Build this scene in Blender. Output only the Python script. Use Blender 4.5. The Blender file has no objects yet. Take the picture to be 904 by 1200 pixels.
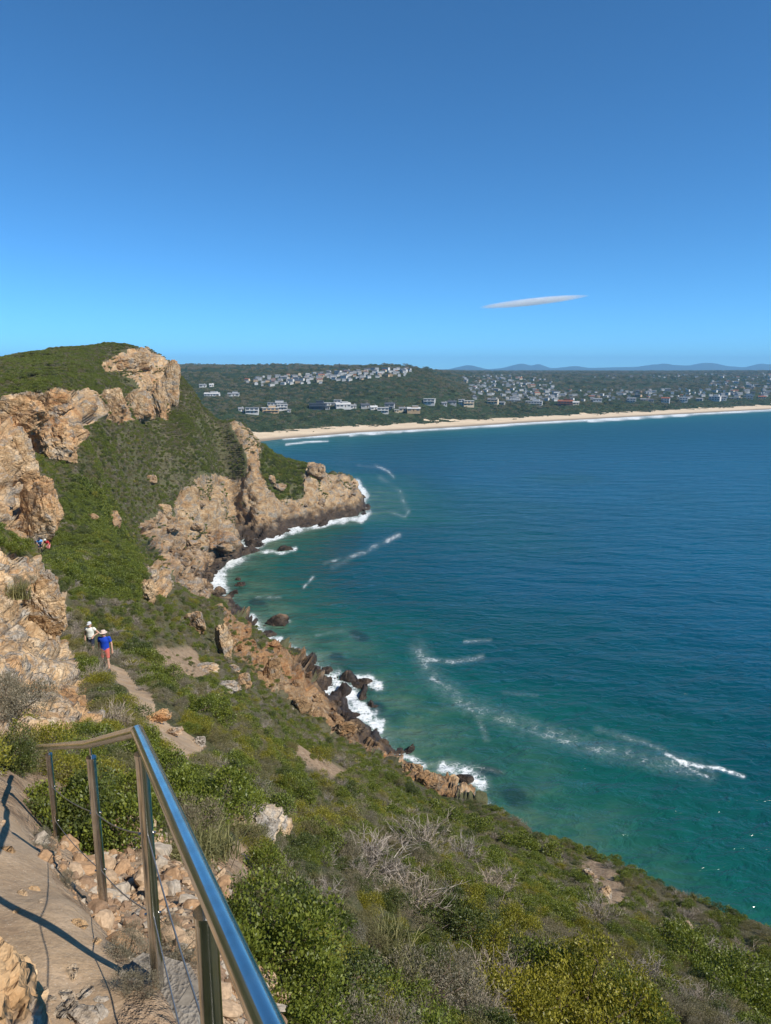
import bpy, bmesh, math, random
import numpy as np
from mathutils import Vector, Matrix
R = math.radians
scene = bpy.context.scene
C = scene.collection
random.seed(7)
rng = np.random.default_rng(7)

# ------------------------------------------------------------------ camera, sky, sun, exposure
CAM_Z = 60.0                      # eye height above the sea (m)
FPX, CX, CY = 840.0, 452.0, 600.0  # focal length and centre in photograph pixels (904 x 1200)
PIT_S = 0.194
PIT_C = math.sqrt(1 - PIT_S**2)
cam_d = bpy.data.cameras.new('camera')
cam_d.sensor_fit = 'VERTICAL'
cam_d.sensor_height = 24.0
cam_d.lens = 24.0*FPX/1200.0
cam_d.clip_start = 0.05
cam_d.clip_end = 60000
cam = bpy.data.objects.new('camera', cam_d)
cam.location = (0, 0, CAM_Z)
cam.rotation_euler = (math.pi/2 - math.asin(PIT_S), 0, 0)
C.objects.link(cam)
scene.camera = cam

SUN_AZ = R(120)     # clockwise from +Y (view direction): to the right and a little behind
SUN_EL = R(43)
world = bpy.data.worlds.new('World')
scene.world = world
world.use_nodes = True
wn = world.node_tree
wn.nodes.clear()
sky = wn.nodes.new('ShaderNodeTexSky')
sky.sky_type = 'NISHITA'
sky.sun_disc = False
sky.sun_elevation = SUN_EL
sky.sun_rotation = SUN_AZ
sky.altitude = 60
sky.air_density = 0.5
sky.dust_density = 0.0
sky.ozone_density = 10.0
bg = wn.nodes.new('ShaderNodeBackground')
bg.inputs['Strength'].default_value = 0.15
wo = wn.nodes.new('ShaderNodeOutputWorld')
tint = wn.nodes.new('ShaderNodeMix')          # the camera's colour rendition of the clear blue sky
tint.data_type = 'RGBA'; tint.blend_type = 'MULTIPLY'; tint.inputs[0].default_value = 1.0
tint.inputs[7].default_value = (0.62, 1.035, 1.01, 1)
wn.links.new(sky.outputs[0], tint.inputs[6])
wn.links.new(tint.outputs[2], bg.inputs['Color'])
wn.links.new(bg.outputs[0], wo.inputs['Surface'])

sun_d = bpy.data.lights.new('sun', 'SUN')
sun_d.energy = 5.0
sun_d.angle = R(0.53)
sun_d.color = (1.0, 0.94, 0.85)
sun = bpy.data.objects.new('sun', sun_d)
sdir = Vector((math.sin(SUN_AZ)*math.cos(SUN_EL), math.cos(SUN_AZ)*math.cos(SUN_EL), math.sin(SUN_EL)))
sun.rotation_euler = sdir.to_track_quat('Z', 'Y').to_euler()
sun.location = (40, -20, 120)
C.objects.link(sun)

scene.view_settings.view_transform = 'Standard'
scene.view_settings.look = 'None'
scene.view_settings.gamma = 1.0
scene.view_settings.exposure = 0.27
scene.cycles.use_denoising = True
scene.cycles.max_bounces = 14
scene.cycles.diffuse_bounces = 2
scene.cycles.glossy_bounces = 3
scene.cycles.transmission_bounces = 3
scene.cycles.transparent_max_bounces = 14
scene.cycles.volume_bounces = 14
scene.cycles.caustics_reflective = False
scene.cycles.caustics_refractive = False

# ------------------------------------------------------------------ pixel <-> world
def P(px, py, t):
    """photograph pixel at depth t (metres along the lens axis) -> world point"""
    dy = (py-CY)/FPX
    return np.array([(px-CX)/FPX*t, (PIT_C-PIT_S*dy)*t, CAM_Z-(PIT_S+PIT_C*dy)*t])
def on_z(px, py, z=0.0):
    dy = (py-CY)/FPX
    return P(px, py, (CAM_Z-z)/(PIT_S+PIT_C*dy))
def to_px(x, y, z):
    dz = CAM_Z-z
    t = y*PIT_C+dz*PIT_S
    v = -y*PIT_S+dz*PIT_C
    t = np.where(np.abs(t) < 1e-3, 1e-3, t)
    return CX+FPX*x/t, CY+FPX*v/t, t

# ------------------------------------------------------------------ numpy noise
def _h(ix, iy, iz, seed):
    h = (ix.astype(np.uint32)*np.uint32(374761393) + iy.astype(np.uint32)*np.uint32(668265263)
         + iz.astype(np.uint32)*np.uint32(2246822519) + np.uint32((seed*3266489917) & 0xffffffff))
    h = (h ^ (h >> np.uint32(13)))*np.uint32(1274126177)
    h = (h ^ (h >> np.uint32(16)))*np.uint32(2654435761)
    h = h ^ (h >> np.uint32(15))
    return h.astype(np.float64)/4294967295.0
def vnoise(p, seed=0):
    i = np.floor(p).astype(np.int64)
    f = p-i
    f = f*f*f*(f*(f*6-15)+10)
    r = 0
    for dx in (0, 1):
        wx = f[:, 0] if dx else 1-f[:, 0]
        for dy in (0, 1):
            wy = f[:, 1] if dy else 1-f[:, 1]
            for dz in (0, 1):
                wz = f[:, 2] if dz else 1-f[:, 2]
                r = r + wx*wy*wz*_h(i[:, 0]+dx, i[:, 1]+dy, i[:, 2]+dz, seed)
    return r*2-1
def fbm(p, octv=4, seed=0, gain=0.5):
    a, s, r = 1.0, 1.0, 0
    for o in range(octv):
        r = r+a*vnoise(p*s+o*17.3, seed+o)
        a *= gain
        s *= 2.03
    return r
def worley(p, seed=0):
    """distance to the two nearest cell points and a random number of the nearest cell"""
    i = np.floor(p).astype(np.int64)
    f1 = np.full(len(p), 9.0); f2 = np.full(len(p), 9.0); cid = np.zeros(len(p)); off = np.zeros((len(p), 3))
    for dx in (-1, 0, 1):
        for dy in (-1, 0, 1):
            for dz in (-1, 0, 1):
                a, b, c = i[:, 0]+dx, i[:, 1]+dy, i[:, 2]+dz
                h1 = _h(a, b, c, seed); h2 = _h(a, b, c, seed+1); h3 = _h(a, b, c, seed+2)
                o3 = np.stack([p[:, 0]-a-h1, p[:, 1]-b-h2, p[:, 2]-c-h3], 1)
                d = np.sqrt((o3*o3).sum(1))
                new = d < f1
                f2 = np.where(new, f1, np.minimum(f2, d))
                cid = np.where(new, (h1*7.13+h2*3.7+h3) % 1.0, cid)
                off[new] = o3[new]
                f1 = np.where(new, d, f1)
    return f1, f2, cid, off
def sstep(a, b, x):
    t = np.clip((x-a)/(b-a), 0, 1)
    return t*t*(3-2*t)
def seg_dist(x, y, pts):
    """distance to a polyline and which side of it"""
    best = np.full(x.shape, 1e9)
    for (x0, y0), (x1, y1) in zip(pts[:-1], pts[1:]):
        dx, dy = x1-x0, y1-y0
        t = np.clip(((x-x0)*dx+(y-y0)*dy)/(dx*dx+dy*dy+1e-12), 0, 1)
        best = np.minimum(best, np.hypot(x-x0-t*dx, y-y0-t*dy))
    return best
def in_poly(x, y, pts):
    ins = np.zeros(x.shape, bool)
    n = len(pts)
    for k in range(n):
        x0, y0 = pts[k]; x1, y1 = pts[(k+1) % n]
        if y0 == y1: continue
        c = ((y0 > y) != (y1 > y)) & (x < (x1-x0)*(y-y0)/(y1-y0)+x0)
        ins ^= c
    return ins
def blur(a, n=1):
    for _ in range(n):
        b = np.pad(a, 1, mode='edge')
        a = (b[:-2, 1:-1]+b[2:, 1:-1]+b[1:-1, :-2]+b[1:-1, 2:]+2*b[1:-1, 1:-1])/6
    return a

# ------------------------------------------------------------------ mesh and object helpers
def mesh_np(name, v, f, mats=(), smooth=False, attrs=None, midx=None):
    """vertices (n,3) and faces (m,3|4) as arrays -> mesh"""
    me = bpy.data.meshes.new(name)
    v = np.asarray(v, np.float32); f = np.asarray(f, np.int32)
    me.vertices.add(len(v)); me.vertices.foreach_set('co', v.ravel())
    k = f.shape[1]
    me.loops.add(f.size); me.loops.foreach_set('vertex_index', f.ravel())
    me.polygons.add(len(f)); me.polygons.foreach_set('loop_start', np.arange(0, f.size, k, dtype=np.int32))
    if smooth: me.polygons.foreach_set('use_smooth', np.ones(len(f), bool))
    if midx is not None: me.polygons.foreach_set('material_index', np.asarray(midx, np.int32))
    for m in mats: me.materials.append(m)
    for an, av in (attrs or {}).items():
        at = me.attributes.new(an, 'FLOAT', 'POINT')
        at.data.foreach_set('value', np.asarray(av, np.float32).ravel())
    me.update(calc_edges=True)
    return me
def link(name, me, parent=None, label=None, cat=None, group=None, kind=None):
    o = bpy.data.objects.new(name, me)
    C.objects.link(o)
    if parent is not None: o.parent = parent
    tag(o, label, cat, group, kind)
    return o
def tag(o, label=None, cat=None, group=None, kind=None):
    if label: o['label'] = label
    if cat: o['category'] = cat
    if group: o['group'] = group
    if kind: o['kind'] = kind
    return o
class MB:
    """collects simple solids into one mesh"""
    def __init__(s): s.v = []; s.f = []
    def add(s, v, f):
        n = len(s.v); s.v += [tuple(q) for q in v]; s.f += [tuple(n+i for i in q) for q in f]
        return s
    def box(s, x0, x1, y0, y1, z0, z1):
        return s.add([(x0,y0,z0),(x1,y0,z0),(x1,y1,z0),(x0,y1,z0),(x0,y0,z1),(x1,y0,z1),(x1,y1,z1),(x0,y1,z1)],
                     [(0,3,2,1),(4,5,6,7),(0,1,5,4),(1,2,6,5),(2,3,7,6),(3,0,4,7)])
    def tube(s, pts, rad, n=12, cap=True):
        pts = [Vector(p) for p in pts]; rad = rad if isinstance(rad, (list, tuple)) else [rad]*len(pts)
        rings = []
        up = None
        for i, p in enumerate(pts):
            d = (pts[min(i+1, len(pts)-1)]-pts[max(i-1, 0)]).normalized()
            a = d.orthogonal().normalized() if up is None else (up-d*up.dot(d)).normalized()
            up = a; b = d.cross(a)
            rings.append([p+(a*math.cos(2*math.pi*k/n)+b*math.sin(2*math.pi*k/n))*rad[i] for k in range(n)])
        v = [q for r_ in rings for q in r_]
        f = [(i*n+k, i*n+(k+1) % n, (i+1)*n+(k+1) % n, (i+1)*n+k) for i in range(len(pts)-1) for k in range(n)]
        if cap: f += [tuple(range(n))[::-1], tuple((len(pts)-1)*n+k for k in range(n))]
        return s.add(v, f)
    def mesh(s, name, mat=None, smooth=False):
        me = bpy.data.meshes.new(name); me.from_pydata(s.v, [], s.f)
        if mat: me.materials.append(mat)
        if smooth: me.polygons.foreach_set('use_smooth', np.ones(len(me.polygons), bool)); me.update(); me.set_sharp_from_angle(angle=R(50))
        me.update()
        return me
    def build(s, name, mat, parent=None, smooth=False, **k):
        return link(name, s.mesh(name, mat, smooth), parent, **k)

# ------------------------------------------------------------------ materials
class NT:
    def __init__(s, name):
        s.m = bpy.data.materials.new(name); s.m.use_nodes = True
        s.t = s.m.node_tree; s.t.nodes.clear()
        s.out = s.n('OutputMaterial')
    def n(s, kind, **k):
        nd = s.t.nodes.new('ShaderNode'+kind)
        for a, b in k.items():
            if a in nd.inputs and not hasattr(nd, a): s.set(nd.inputs[a], b)
            else: setattr(nd, a, b)
        return nd
    def set(s, sock, v):
        if isinstance(v, bpy.types.NodeSocket): s.t.links.new(v, sock)
        elif isinstance(v, (tuple, list)) and len(v) == 3 and sock.type == 'RGBA': sock.default_value = (*v, 1)
        else: sock.default_value = v
    def pos(s): return s.n('NewGeometry').outputs['Position']
    def obco(s): return s.n('TexCoord').outputs['Object']
    def attr(s, name): return s.n('Attribute', attribute_name=name).outputs['Fac']
    def scale(s, vec, sc, off=(0, 0, 0), rot=(0, 0, 0)):
        nd = s.n('Mapping'); s.set(nd.inputs['Vector'], vec)
        nd.inputs['Scale'].default_value = sc if isinstance(sc, tuple) else (sc, sc, sc)
        nd.inputs['Location'].default_value = off; nd.inputs['Rotation'].default_value = rot
        return nd.outputs[0]
    def noise(s, vec, scale=1.0, detail=4, rough=0.55, dist=0.0):
        nd = s.n('TexNoise'); s.set(nd.inputs['Vector'], vec)
        nd.inputs['Scale'].default_value = scale; nd.inputs['Detail'].default_value = detail
        nd.inputs['Roughness'].default_value = rough; nd.inputs['Distortion'].default_value = dist
        return nd.outputs[0]
    def voro(s, vec, scale=1.0, feature='F1', rnd=1.0):
        nd = s.n('TexVoronoi', feature=feature); s.set(nd.inputs['Vector'], vec)
        nd.inputs['Scale'].default_value = scale
        nd.inputs['Randomness'].default_value = rnd
        return nd
    def ramp(s, fac, stops, interp='LINEAR'):
        nd = s.n('ValToRGB'); s.set(nd.inputs[0], fac); cr = nd.color_ramp; cr.interpolation = interp
        while len(cr.elements) > 1: cr.elements.remove(cr.elements[-1])
        cr.elements[0].position = stops[0][0]
        for p, c in stops[1:]: cr.elements.new(p)
        for e, (p, c) in zip(cr.elements, stops):
            e.color = (*c, 1) if isinstance(c, (tuple, list)) else (c, c, c, 1)
        return nd.outputs[0]
    def math(s, op, a, b=0.0, clamp=False):
        nd = s.n('Math', operation=op, use_clamp=clamp); s.set(nd.inputs[0], a); s.set(nd.inputs[1], b)
        return nd.outputs[0]
    def mapr(s, v, a, b, c=0.0, d=1.0):
        nd = s.n('MapRange'); s.set(nd.inputs['Value'], v)
        for q, w in zip(('From Min', 'From Max', 'To Min', 'To Max'), (a, b, c, d)): nd.inputs[q].default_value = w
        return nd.outputs[0]
    def mix(s, fac, a, b, mode='MIX'):
        nd = s.n('Mix', data_type='RGBA', blend_type=mode)
        s.set(nd.inputs[0], fac); s.set(nd.inputs[6], a); s.set(nd.inputs[7], b)
        return nd.outputs[2]
    def sepz(s, vec):
        nd = s.n('SeparateXYZ'); s.set(nd.inputs[0], vec); return nd.outputs
    def bump(s, h, strength=0.5, dist=0.1, normal=None):
        nd = s.n('Bump'); s.set(nd.inputs['Height'], h)
        nd.inputs['Strength'].default_value = strength; nd.inputs['Distance'].default_value = dist
        if normal: s.set(nd.inputs['Normal'], normal)
        return nd.outputs[0]
    def pbr(s, col, rough=0.8, spec=0.3, metal=0.0, normal=None, **k):
        nd = s.n('BsdfPrincipled'); s.set(nd.inputs['Base Color'], col); s.set(nd.inputs['Roughness'], rough)
        s.set(nd.inputs['Specular IOR Level'], spec); s.set(nd.inputs['Metallic'], metal)
        if normal is not None: s.set(nd.inputs['Normal'], normal)
        for a, b in k.items(): s.set(nd.inputs[a], b)
        return nd.outputs[0]
    def done(s, sh): s.t.links.new(sh, s.out.inputs['Surface']); return s.m
def plain(name, col, rough=0.7, spec=0.3, metal=0.0, var=0.0, vs=3.0):
    t = NT(name)
    c = col
    if var:
        n = t.noise(t.obco(), vs, 4)
        c = t.mix(t.mapr(n, .3, .7), tuple(q*(1-var) for q in col), tuple(min(1, q*(1+var)) for q in col))
    return t.done(t.pbr(c, rough, spec, metal))

# ------------------------------------------------------------------ rock, soil and path materials
def rock_material(name, warm=0.5, wet=True, pale=0.0, fine=1.0, dip=0.75, gain=(1, 1, 1)):
    t = NT(name)
    p = t.pos()
    n1 = t.noise(p, 0.05*fine, 6, 0.62, 0.6)
    n2 = t.noise(p, 0.40*fine, 9, 0.72, 0.5)
    st = t.scale(p, (0.6*fine, 0.6*fine, 1.05*fine), rot=(0.25, dip, 0.3))
    n3 = t.noise(st, 1.0, 6, 0.62, 0.6)
    n4 = t.noise(p, 3.6*fine, 7, 0.78)
    base = t.ramp(n2, [(0.28, (0.15, 0.09, 0.05)), (0.40, (0.36, 0.23, 0.12)), (0.52, (0.52, 0.37, 0.22)), (0.66, (0.65, 0.53, 0.38)), (0.8, (0.72, 0.64, 0.52))])
    org = t.ramp(n3, [(0.28, (0.22, 0.10, 0.05)), (0.45, (0.46, 0.25, 0.115)), (0.62, (0.58, 0.38, 0.20)), (0.78, (0.62, 0.50, 0.36))])
    c = t.mix(t.mapr(n1, 0.64-0.3*warm, 0.80-0.3*warm), base, org)
    grey = t.ramp(n4, [(0.32, (0.12, 0.115, 0.105)), (0.5, (0.30, 0.285, 0.26)), (0.68, (0.50, 0.475, 0.43))])
    gm = t.noise(st, 0.55, 6, 0.7, 0.6)
    c = t.mix(t.mapr(gm, 0.54-0.12*pale, 0.64-0.12*pale, 0.0, 0.85), c, grey)
    sp = t.ramp(n4, [(0.34, (0.36, 0.33, 0.30)), (0.5, (0.95, 0.95, 0.95)), (0.66, (1.30, 1.26, 1.20))])
    c = t.mix(0.42, c, sp, 'MULTIPLY')
    wn_ = t.n('TexNoise'); wn_.inputs['Scale'].default_value = 0.5*fine; wn_.inputs['Detail'].default_value = 5; t.set(wn_.inputs['Vector'], p)
    ws = t.n('VectorMath', operation='SCALE'); t.set(ws.inputs[0], wn_.outputs['Color']); ws.inputs['Scale'].default_value = 1.6/fine
    wv_ = t.n('VectorMath', operation='ADD'); t.set(wv_.inputs[0], p); t.set(wv_.inputs[1], ws.outputs[0])
    bp_ = t.scale(wv_.outputs[0], (0.34*fine, 0.34*fine, 0.62*fine), rot=(0.2, dip, 0.3))
    vc = t.voro(bp_, 1.0); vd = t.voro(bp_, 1.0, 'DISTANCE_TO_EDGE')
    v2 = t.voro(bp_, 3.1); v2d = t.voro(bp_, 3.1, 'DISTANCE_TO_EDGE')
    tone = t.math('ADD', t.math('MULTIPLY', t.sepz(vc.outputs['Color'])[0], 0.42), t.math('MULTIPLY', t.sepz(v2.outputs['Color'])[1], 0.20))
    c = t.mix(1.0, c, t.ramp(tone, [(0.0, (0.72, 0.70, 0.68)), (0.4, (1.0, 0.99, 0.97)), (0.76, (1.25, 1.20, 1.12))]), 'MULTIPLY')
    crk = t.math('MINIMUM', t.math('MULTIPLY', vd.outputs['Distance'], 1.0), t.math('MULTIPLY', v2d.outputs['Distance'], 1.8))
    c = t.mix(t.mapr(vd.outputs['Distance'], 0.0, 0.035, 0.4, 0.0), c, (0.075, 0.05, 0.033))
    lich = t.math('MULTIPLY', t.mapr(t.noise(p, 1.7*fine, 7, 0.78), 0.62, 0.69), 0.4)
    c = t.mix(lich, c, (0.095, 0.08, 0.06))
    c = t.mix(1.0, c, gain, 'MULTIPLY')
    rough = 0.9
    if wet:
        z = t.sepz(p)[2]
        wz = t.math('ADD', z, t.math('MULTIPLY', t.math('SUBTRACT', t.noise(p, 0.25, 4), 0.5), -9.0))
        wm = t.mapr(wz, 2.2, 5.8, 1.0, 0.0)
        c = t.mix(wm, c, t.mix(t.mapr(n2, .35, .65), (0.018, 0.014, 0.011), (0.085, 0.058, 0.038)))
        rough = t.mapr(wm, 0, 1, 0.9, 0.5)
    hgt = t.math('ADD', t.math('MULTIPLY', n3, 0.9), t.math('MULTIPLY', t.noise(p, 0.9*fine, 6, 0.6), 1.0))
    hgt = t.math('ADD', hgt, t.math('ADD', t.math('MULTIPLY', t.mapr(crk, 0.0, 0.10), 0.25), t.math('MULTIPLY', tone, 0.3)))
    b = t.bump(hgt, 0.8, 0.5/fine)
    return t.done(t.pbr(c, rough, 0.2, normal=b))
M_ROCK = rock_material('rock_sandstone', 0.5, True, 0.25, 1.0, 0.75, (0.95, 0.93, 0.90))
M_ROCKG = rock_material('rock_grey_brown', 0.22, True, 0.42, 1.0, 0.75, (0.80, 0.78, 0.74))
M_ROCKN = rock_material('rock_sandstone_near', 0.5, False, 0.45, 2.6, 1.05, (1.08, 1.05, 1.0))
M_ROCKP = rock_material('rock_pale', 0.1, False, 0.9, 2.5)
M_ROCKD = rock_material('rock_brown_ledge', 0.55, True, 0.05, 1.1, 0.75, (0.68, 0.63, 0.57))
M_BOULD = rock_material('rock_boulder', 0.35, True, 0.3, 1.2, 0.75, (0.74, 0.72, 0.72))

def soil_material():
    t = NT('soil')
    p = t.pos()
    n = t.noise(p, 0.5, 8, 0.7)
    m = t.noise(p, 0.06, 5, 0.6)
    c = t.ramp(n, [(0.3, (0.055, 0.05, 0.028)), (0.5, (0.10, 0.085, 0.05)), (0.7, (0.20, 0.16, 0.10))])
    g = t.ramp(t.noise(p, 1.6, 8, 0.75), [(0.35, (0.03, 0.045, 0.015)), (0.65, (0.085, 0.10, 0.04))])
    c = t.mix(t.mapr(m, 0.40, 0.6, 0.35, 0.85), c, g)
    fine = t.noise(p, 14.0, 4, 0.7)
    c = t.mix(t.mapr(fine, 0.45, 0.75, 0, 0.5), c, (0.27, 0.21, 0.14))
    dirt = t.attr('bare')
    d = t.ramp(t.noise(p, 3.5, 7, 0.7), [(0.3, (0.20, 0.13, 0.08)), (0.5, (0.33, 0.23, 0.145)), (0.7, (0.46, 0.35, 0.24))])
    c = t.mix(dirt, c, d)
    b = t.bump(t.math('ADD', n, t.math('MULTIPLY', fine, 0.25)), 0.9, 0.35)
    return t.done(t.pbr(c, 0.95, 0.1, normal=b))
M_SOIL = soil_material()
def path_material():
    t = NT('sandy_path')
    p = t.pos()
    n = t.noise(p, 2.2, 8, 0.65)
    f = t.noise(p, 38.0, 5, 0.7)
    c = t.ramp(n, [(0.3, (0.29, 0.19, 0.11)), (0.5, (0.43, 0.30, 0.18)), (0.72, (0.56, 0.41, 0.27))])
    big = t.noise(p, 0.9, 5, 0.6)
    c = t.mix(t.mapr(big, 0.42, 0.62, 0.0, 0.55), c, (0.30, 0.235, 0.17))
    c = t.mix(t.mapr(f, 0.4, 0.72, 0, 0.5), c, (0.20, 0.135, 0.08))
    sp = t.voro(p, 55.0)
    c = t.mix(t.mapr(sp.outputs['Distance'], 0.12, 0.2, 0.5, 0.0), c, (0.55, 0.47, 0.37))
    b = t.bump(t.math('ADD', t.math('MULTIPLY', t.noise(p, 6.0, 6, 0.6), 1.2), t.math('MULTIPLY', f, 0.3)), 0.7, 0.032)
    return t.done(t.pbr(c, 0.92, 0.15, normal=b))
M_PATH = path_material()

# ------------------------------------------------------------------ the peninsula: heights from what the photograph shows
PXT = [
 (34,987,4.35),(86,1062,3.48),(139,1141,2.85),(0,1058,3.27),(0,945,4.9),(49,1152,2.66),(45,1040,3.6),(66,1032,3.75),(100,1110,3.05),  # photograph pixel + depth in metres
 # left of and below the handrail
 (200,1060,4.5),(250,1120,3.5),(300,1180,3.2),(330,1140,4.2),(280,1030,6.5),(330,1110,6.2),(400,1200,6.0),(450,1200,8.0),
 (150,1000,5.7),(250,960,9.5),(215,890,16),(170,830,22.5),(128,782,32),(80,720,42),(70,700,46),(50,645,88),(150,680,68),(100,660,78),
 # low rock face beside the path
 (110,865,12.5),(119,836,16.5),(83,792,24),(63,749,31),(65,700,37),(53,676,39),(20,656,36),(0,640,33),(-60,620,30),(-150,560,30),
 (0,720,25),(0,800,16),(40,780,20),(0,870,9.5),(30,900,8),(70,930,7.5),(-60,900,6),(45,660,55),(110,760,35),(100,800,26),(140,850,17.5),
 # high wall on the left
 (43,636,90),(66,602,98),(31,546,100),(10,520,100),(0,600,88),(0,639,80),(-60,560,85),(-60,500,100),(0,510,112),
 (60,533,135),(88,495,140),(30,495,135),(27,530,130),(0,472,150),(63,455,160),(100,497,165),(140,490,195),(143,470,205),(110,470,185),
 # hilltop
 (0,455,175),(60,435,215),(0,423,240),(60,410,265),(130,403,285),(166,411,285),(186,418,285),(204,432,285),(194,488,264),(160,490,235),
 (120,433,250),(120,423,262),(165,450,265),(200,466,270),(215,450,290),(230,465,292),(262,490,296),(300,508,300),(340,530,304),(366,537,307),(400,556,320),(416,565,335),
 # slope and cliffs of the headland
 (150,520,190),(100,530,155),(100,580,130),(130,620,140),(180,560,195),(220,520,240),(250,520,262),(270,545,290),(215,568,225),(238,559,245),
 (298,549,283),(288,529,283),(268,495,290),(216,600,215),(240,640,222),(262,577,286),(270,590,284),(281,600,281),(296,601,278),(310,609,275),(266,611,270),(281,617,266),(259,563,289),(275,559,287),(296,555,281),(250,563,243),(253,590,240),(255,614,236),(254,634,230),(312,585,271),(322,603,269),(331,618,272),(240,580,238),(330,600,281),
 (313,570,287),(324,589,285),(354,581,298),(340,555,300),(385,580,303),(400,595,303),(180,650,190),(140,625,150),(200,620,205),(178,598,200),(170,640,175),
 (210,670,195),(225,690,180),
 # near ridge
 (130,640,100),(160,655,105),(190,675,110),(215,700,115),(250,718,120),(270,735,122),(290,775,118),(200,720,75),(230,735,82),(240,780,66),(200,780,50),
 (170,760,46),(280,800,75),(330,830,80),(320,776,118),(345,803,116),(367,838,110),(380,862,98),(430,896,88),(360,860,72),(300,850,45),(350,900,42),
 (250,830,34),(420,920,50),(480,930,74),(400,960,26),(470,960,40),(540,988,48),(330,960,18),(300,980,13),(450,980,28),(500,1020,22),(600,1062,26),
 (700,1100,24),(800,1142,26),(800,1118,36),(880,1165,29),(600,1200,11),(760,1200,14),(904,1225,16.5),(700,1038,49),(600,980,63),(530,944,83),(460,902,99),
 (560,1015,35),(650,1050,38),(750,1090,36),(640,1110,18),(520,1110,14),(430,1080,12),(380,1020,13),(860,1188,20),(1000,1235,25),(1000,1270,20),
]
XYZ = [(-.39,1.31,57.85),(-.88,2.37,57.65),(-1.55,3.44,57.0),(-2.5,4.9,56.4),(-1.0,1.2,58.0),(-1.0,1.9,57.78),(-1.62,3.75,56.75),(-1.0,2.75,57.35),(-2.0,4.3,56.6),(-.3,-.4,58.2),
 (-.9,0,58.35),(.3,.2,57.6),(-2.0,1.5,58.6),(-2.9,2.4,58.6),(-4.2,4.5,58.3),(-3,-3,61.5),(-1.5,-4,61),(-6,0,63.5),(0,-6,62.5),(3,-8,60),(-4,2,60.6),(2,-2,58.2),(4,-5,58.2),(8,-10,57),(16,-16,51),(0.2,1.6,57.2),(1.5,.5,56.6),(-3.6,6.2,56.3),
 (20,0,47),(30,20,36),(40,0,30),(0,-10,61),(-10,0,62),(-10,-10,65),(-20,10,60),(-30,20,61),(-60,50,61),(-120,120,66),(-200,200,70),(-250,300,66),(-50,0,70),(10,-10,55),(5,5,53.2)]
HID = [(0,330,58),(60,360,55),(130,360,52),(200,340,45),(230,330,38),(262,325,30),(300,325,22),(340,325,14),(380,335,8),(0,480,30),(130,480,20),(215,420,5)]
cp = [P(*q) for q in PXT]+[np.array(q, float) for q in XYZ]
for px, t, z in HID:
    q = P(px, 450, t); q[2] = z; cp.append(q)
cp = np.array(cp)
KV = 0.30
cr_ = np.hypot(cp[:, 0], cp[:, 1])
cu = np.stack([np.arctan2(cp[:, 0], cp[:, 1]), KV*np.log(cr_)], 1)
cD = (CAM_Z-cp[:, 2])/cr_
def ker(d): return np.sqrt(d*d+0.0006)
A_ = ker(np.sqrt(((cu[:, None]-cu[None])**2).sum(2)))-np.eye(len(cu))*0.004
Bm = np.concatenate([np.ones((len(cu), 1)), cu], 1)
S_ = np.block([[A_, Bm], [Bm.T, np.zeros((3, 3))]])
W_ = np.linalg.solve(S_, np.concatenate([cD, np.zeros(3)]))

SHORE = [(75,-60),(60,-25),(47,10),(38,38),(29,56),(22,66),(15.5,79),(9,93)]
SHPX = [(460,890),(440,860),(405,825),(385,800),(350,762),(310,745),(290,720),(262,695),(245,675),(268,655),(300,645),(310,635),(335,620),(375,612),(420,604),(427,592),(418,578)]
SHORE += [tuple(on_z(*q)[:2]) for q in SHPX] + [(-30,375),(-60,402),(-110,440),(-180,470),(-300,560)]
LAND = SHORE+[(-700,560),(-700,-60)]
def height(az, r):
    sh = az.shape
    u = np.stack([az.ravel(), KV*np.log(r.ravel())], 1)
    D = np.empty(len(u))
    for k in range(0, len(u), 20000):
        d = np.sqrt(((u[k:k+20000, None]-cu[None])**2).sum(2))
        D[k:k+20000] = ker(d)@W_[:-3]+W_[-3]+u[k:k+20000]@W_[-2:]
    x, y = r*np.sin(az), r*np.cos(az)
    z = CAM_Z-D.reshape(sh)*r
    d = seg_dist(x, y, SHORE)
    ins = in_poly(x, y, LAND)
    d = d+1.6*vnoise(np.stack([x.ravel()*.22, y.ravel()*.22, 0*x.ravel()], 1), 5).reshape(sh)*sstep(0, 6, d)
    cap = 0.2+2.1*d
    zi = np.where(z < cap, z, cap-0.0)
    zi = np.maximum(zi, np.minimum(0.3+0.25*d, 4))
    return np.where(ins, zi, np.maximum(-0.5*d, -9)+0.0), x, y

NA, NR = 620, 740
azd = np.linspace(R(-35), R(35), NA)
ext = R(35)+np.cumsum(R(0.12)*1.105**np.arange(60))
ext = np.append(ext[ext < R(176)], R(180))
AZ = np.concatenate([-ext[::-1], azd, ext])
RF = np.exp(np.linspace(math.log(0.45), math.log(560), 1000))
gA, gR = np.meshgrid(AZ, RF, indexing='ij')
gZ, _, _ = height(gA, gR)
el = np.arctan2(CAM_Z-gZ, gR)
w = np.abs(np.diff(el, axis=1))*1.0+0.10*np.diff(np.log(gR), axis=1)
w = blur(w, 6)
cum = np.concatenate([np.zeros((len(AZ), 1)), np.cumsum(w, 1)], 1)
TR = np.empty((len(AZ), NR)); TZ = np.empty((len(AZ), NR))
for i in range(len(AZ)):
    s = np.linspace(0, cum[i, -1], NR)
    TR[i] = np.interp(s, cum[i], RF); TZ[i] = np.interp(TR[i], RF, gZ[i])
TA = np.repeat(AZ[:, None], NR, 1)
TX, TY = TR*np.sin(TA), TR*np.cos(TA)

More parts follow.
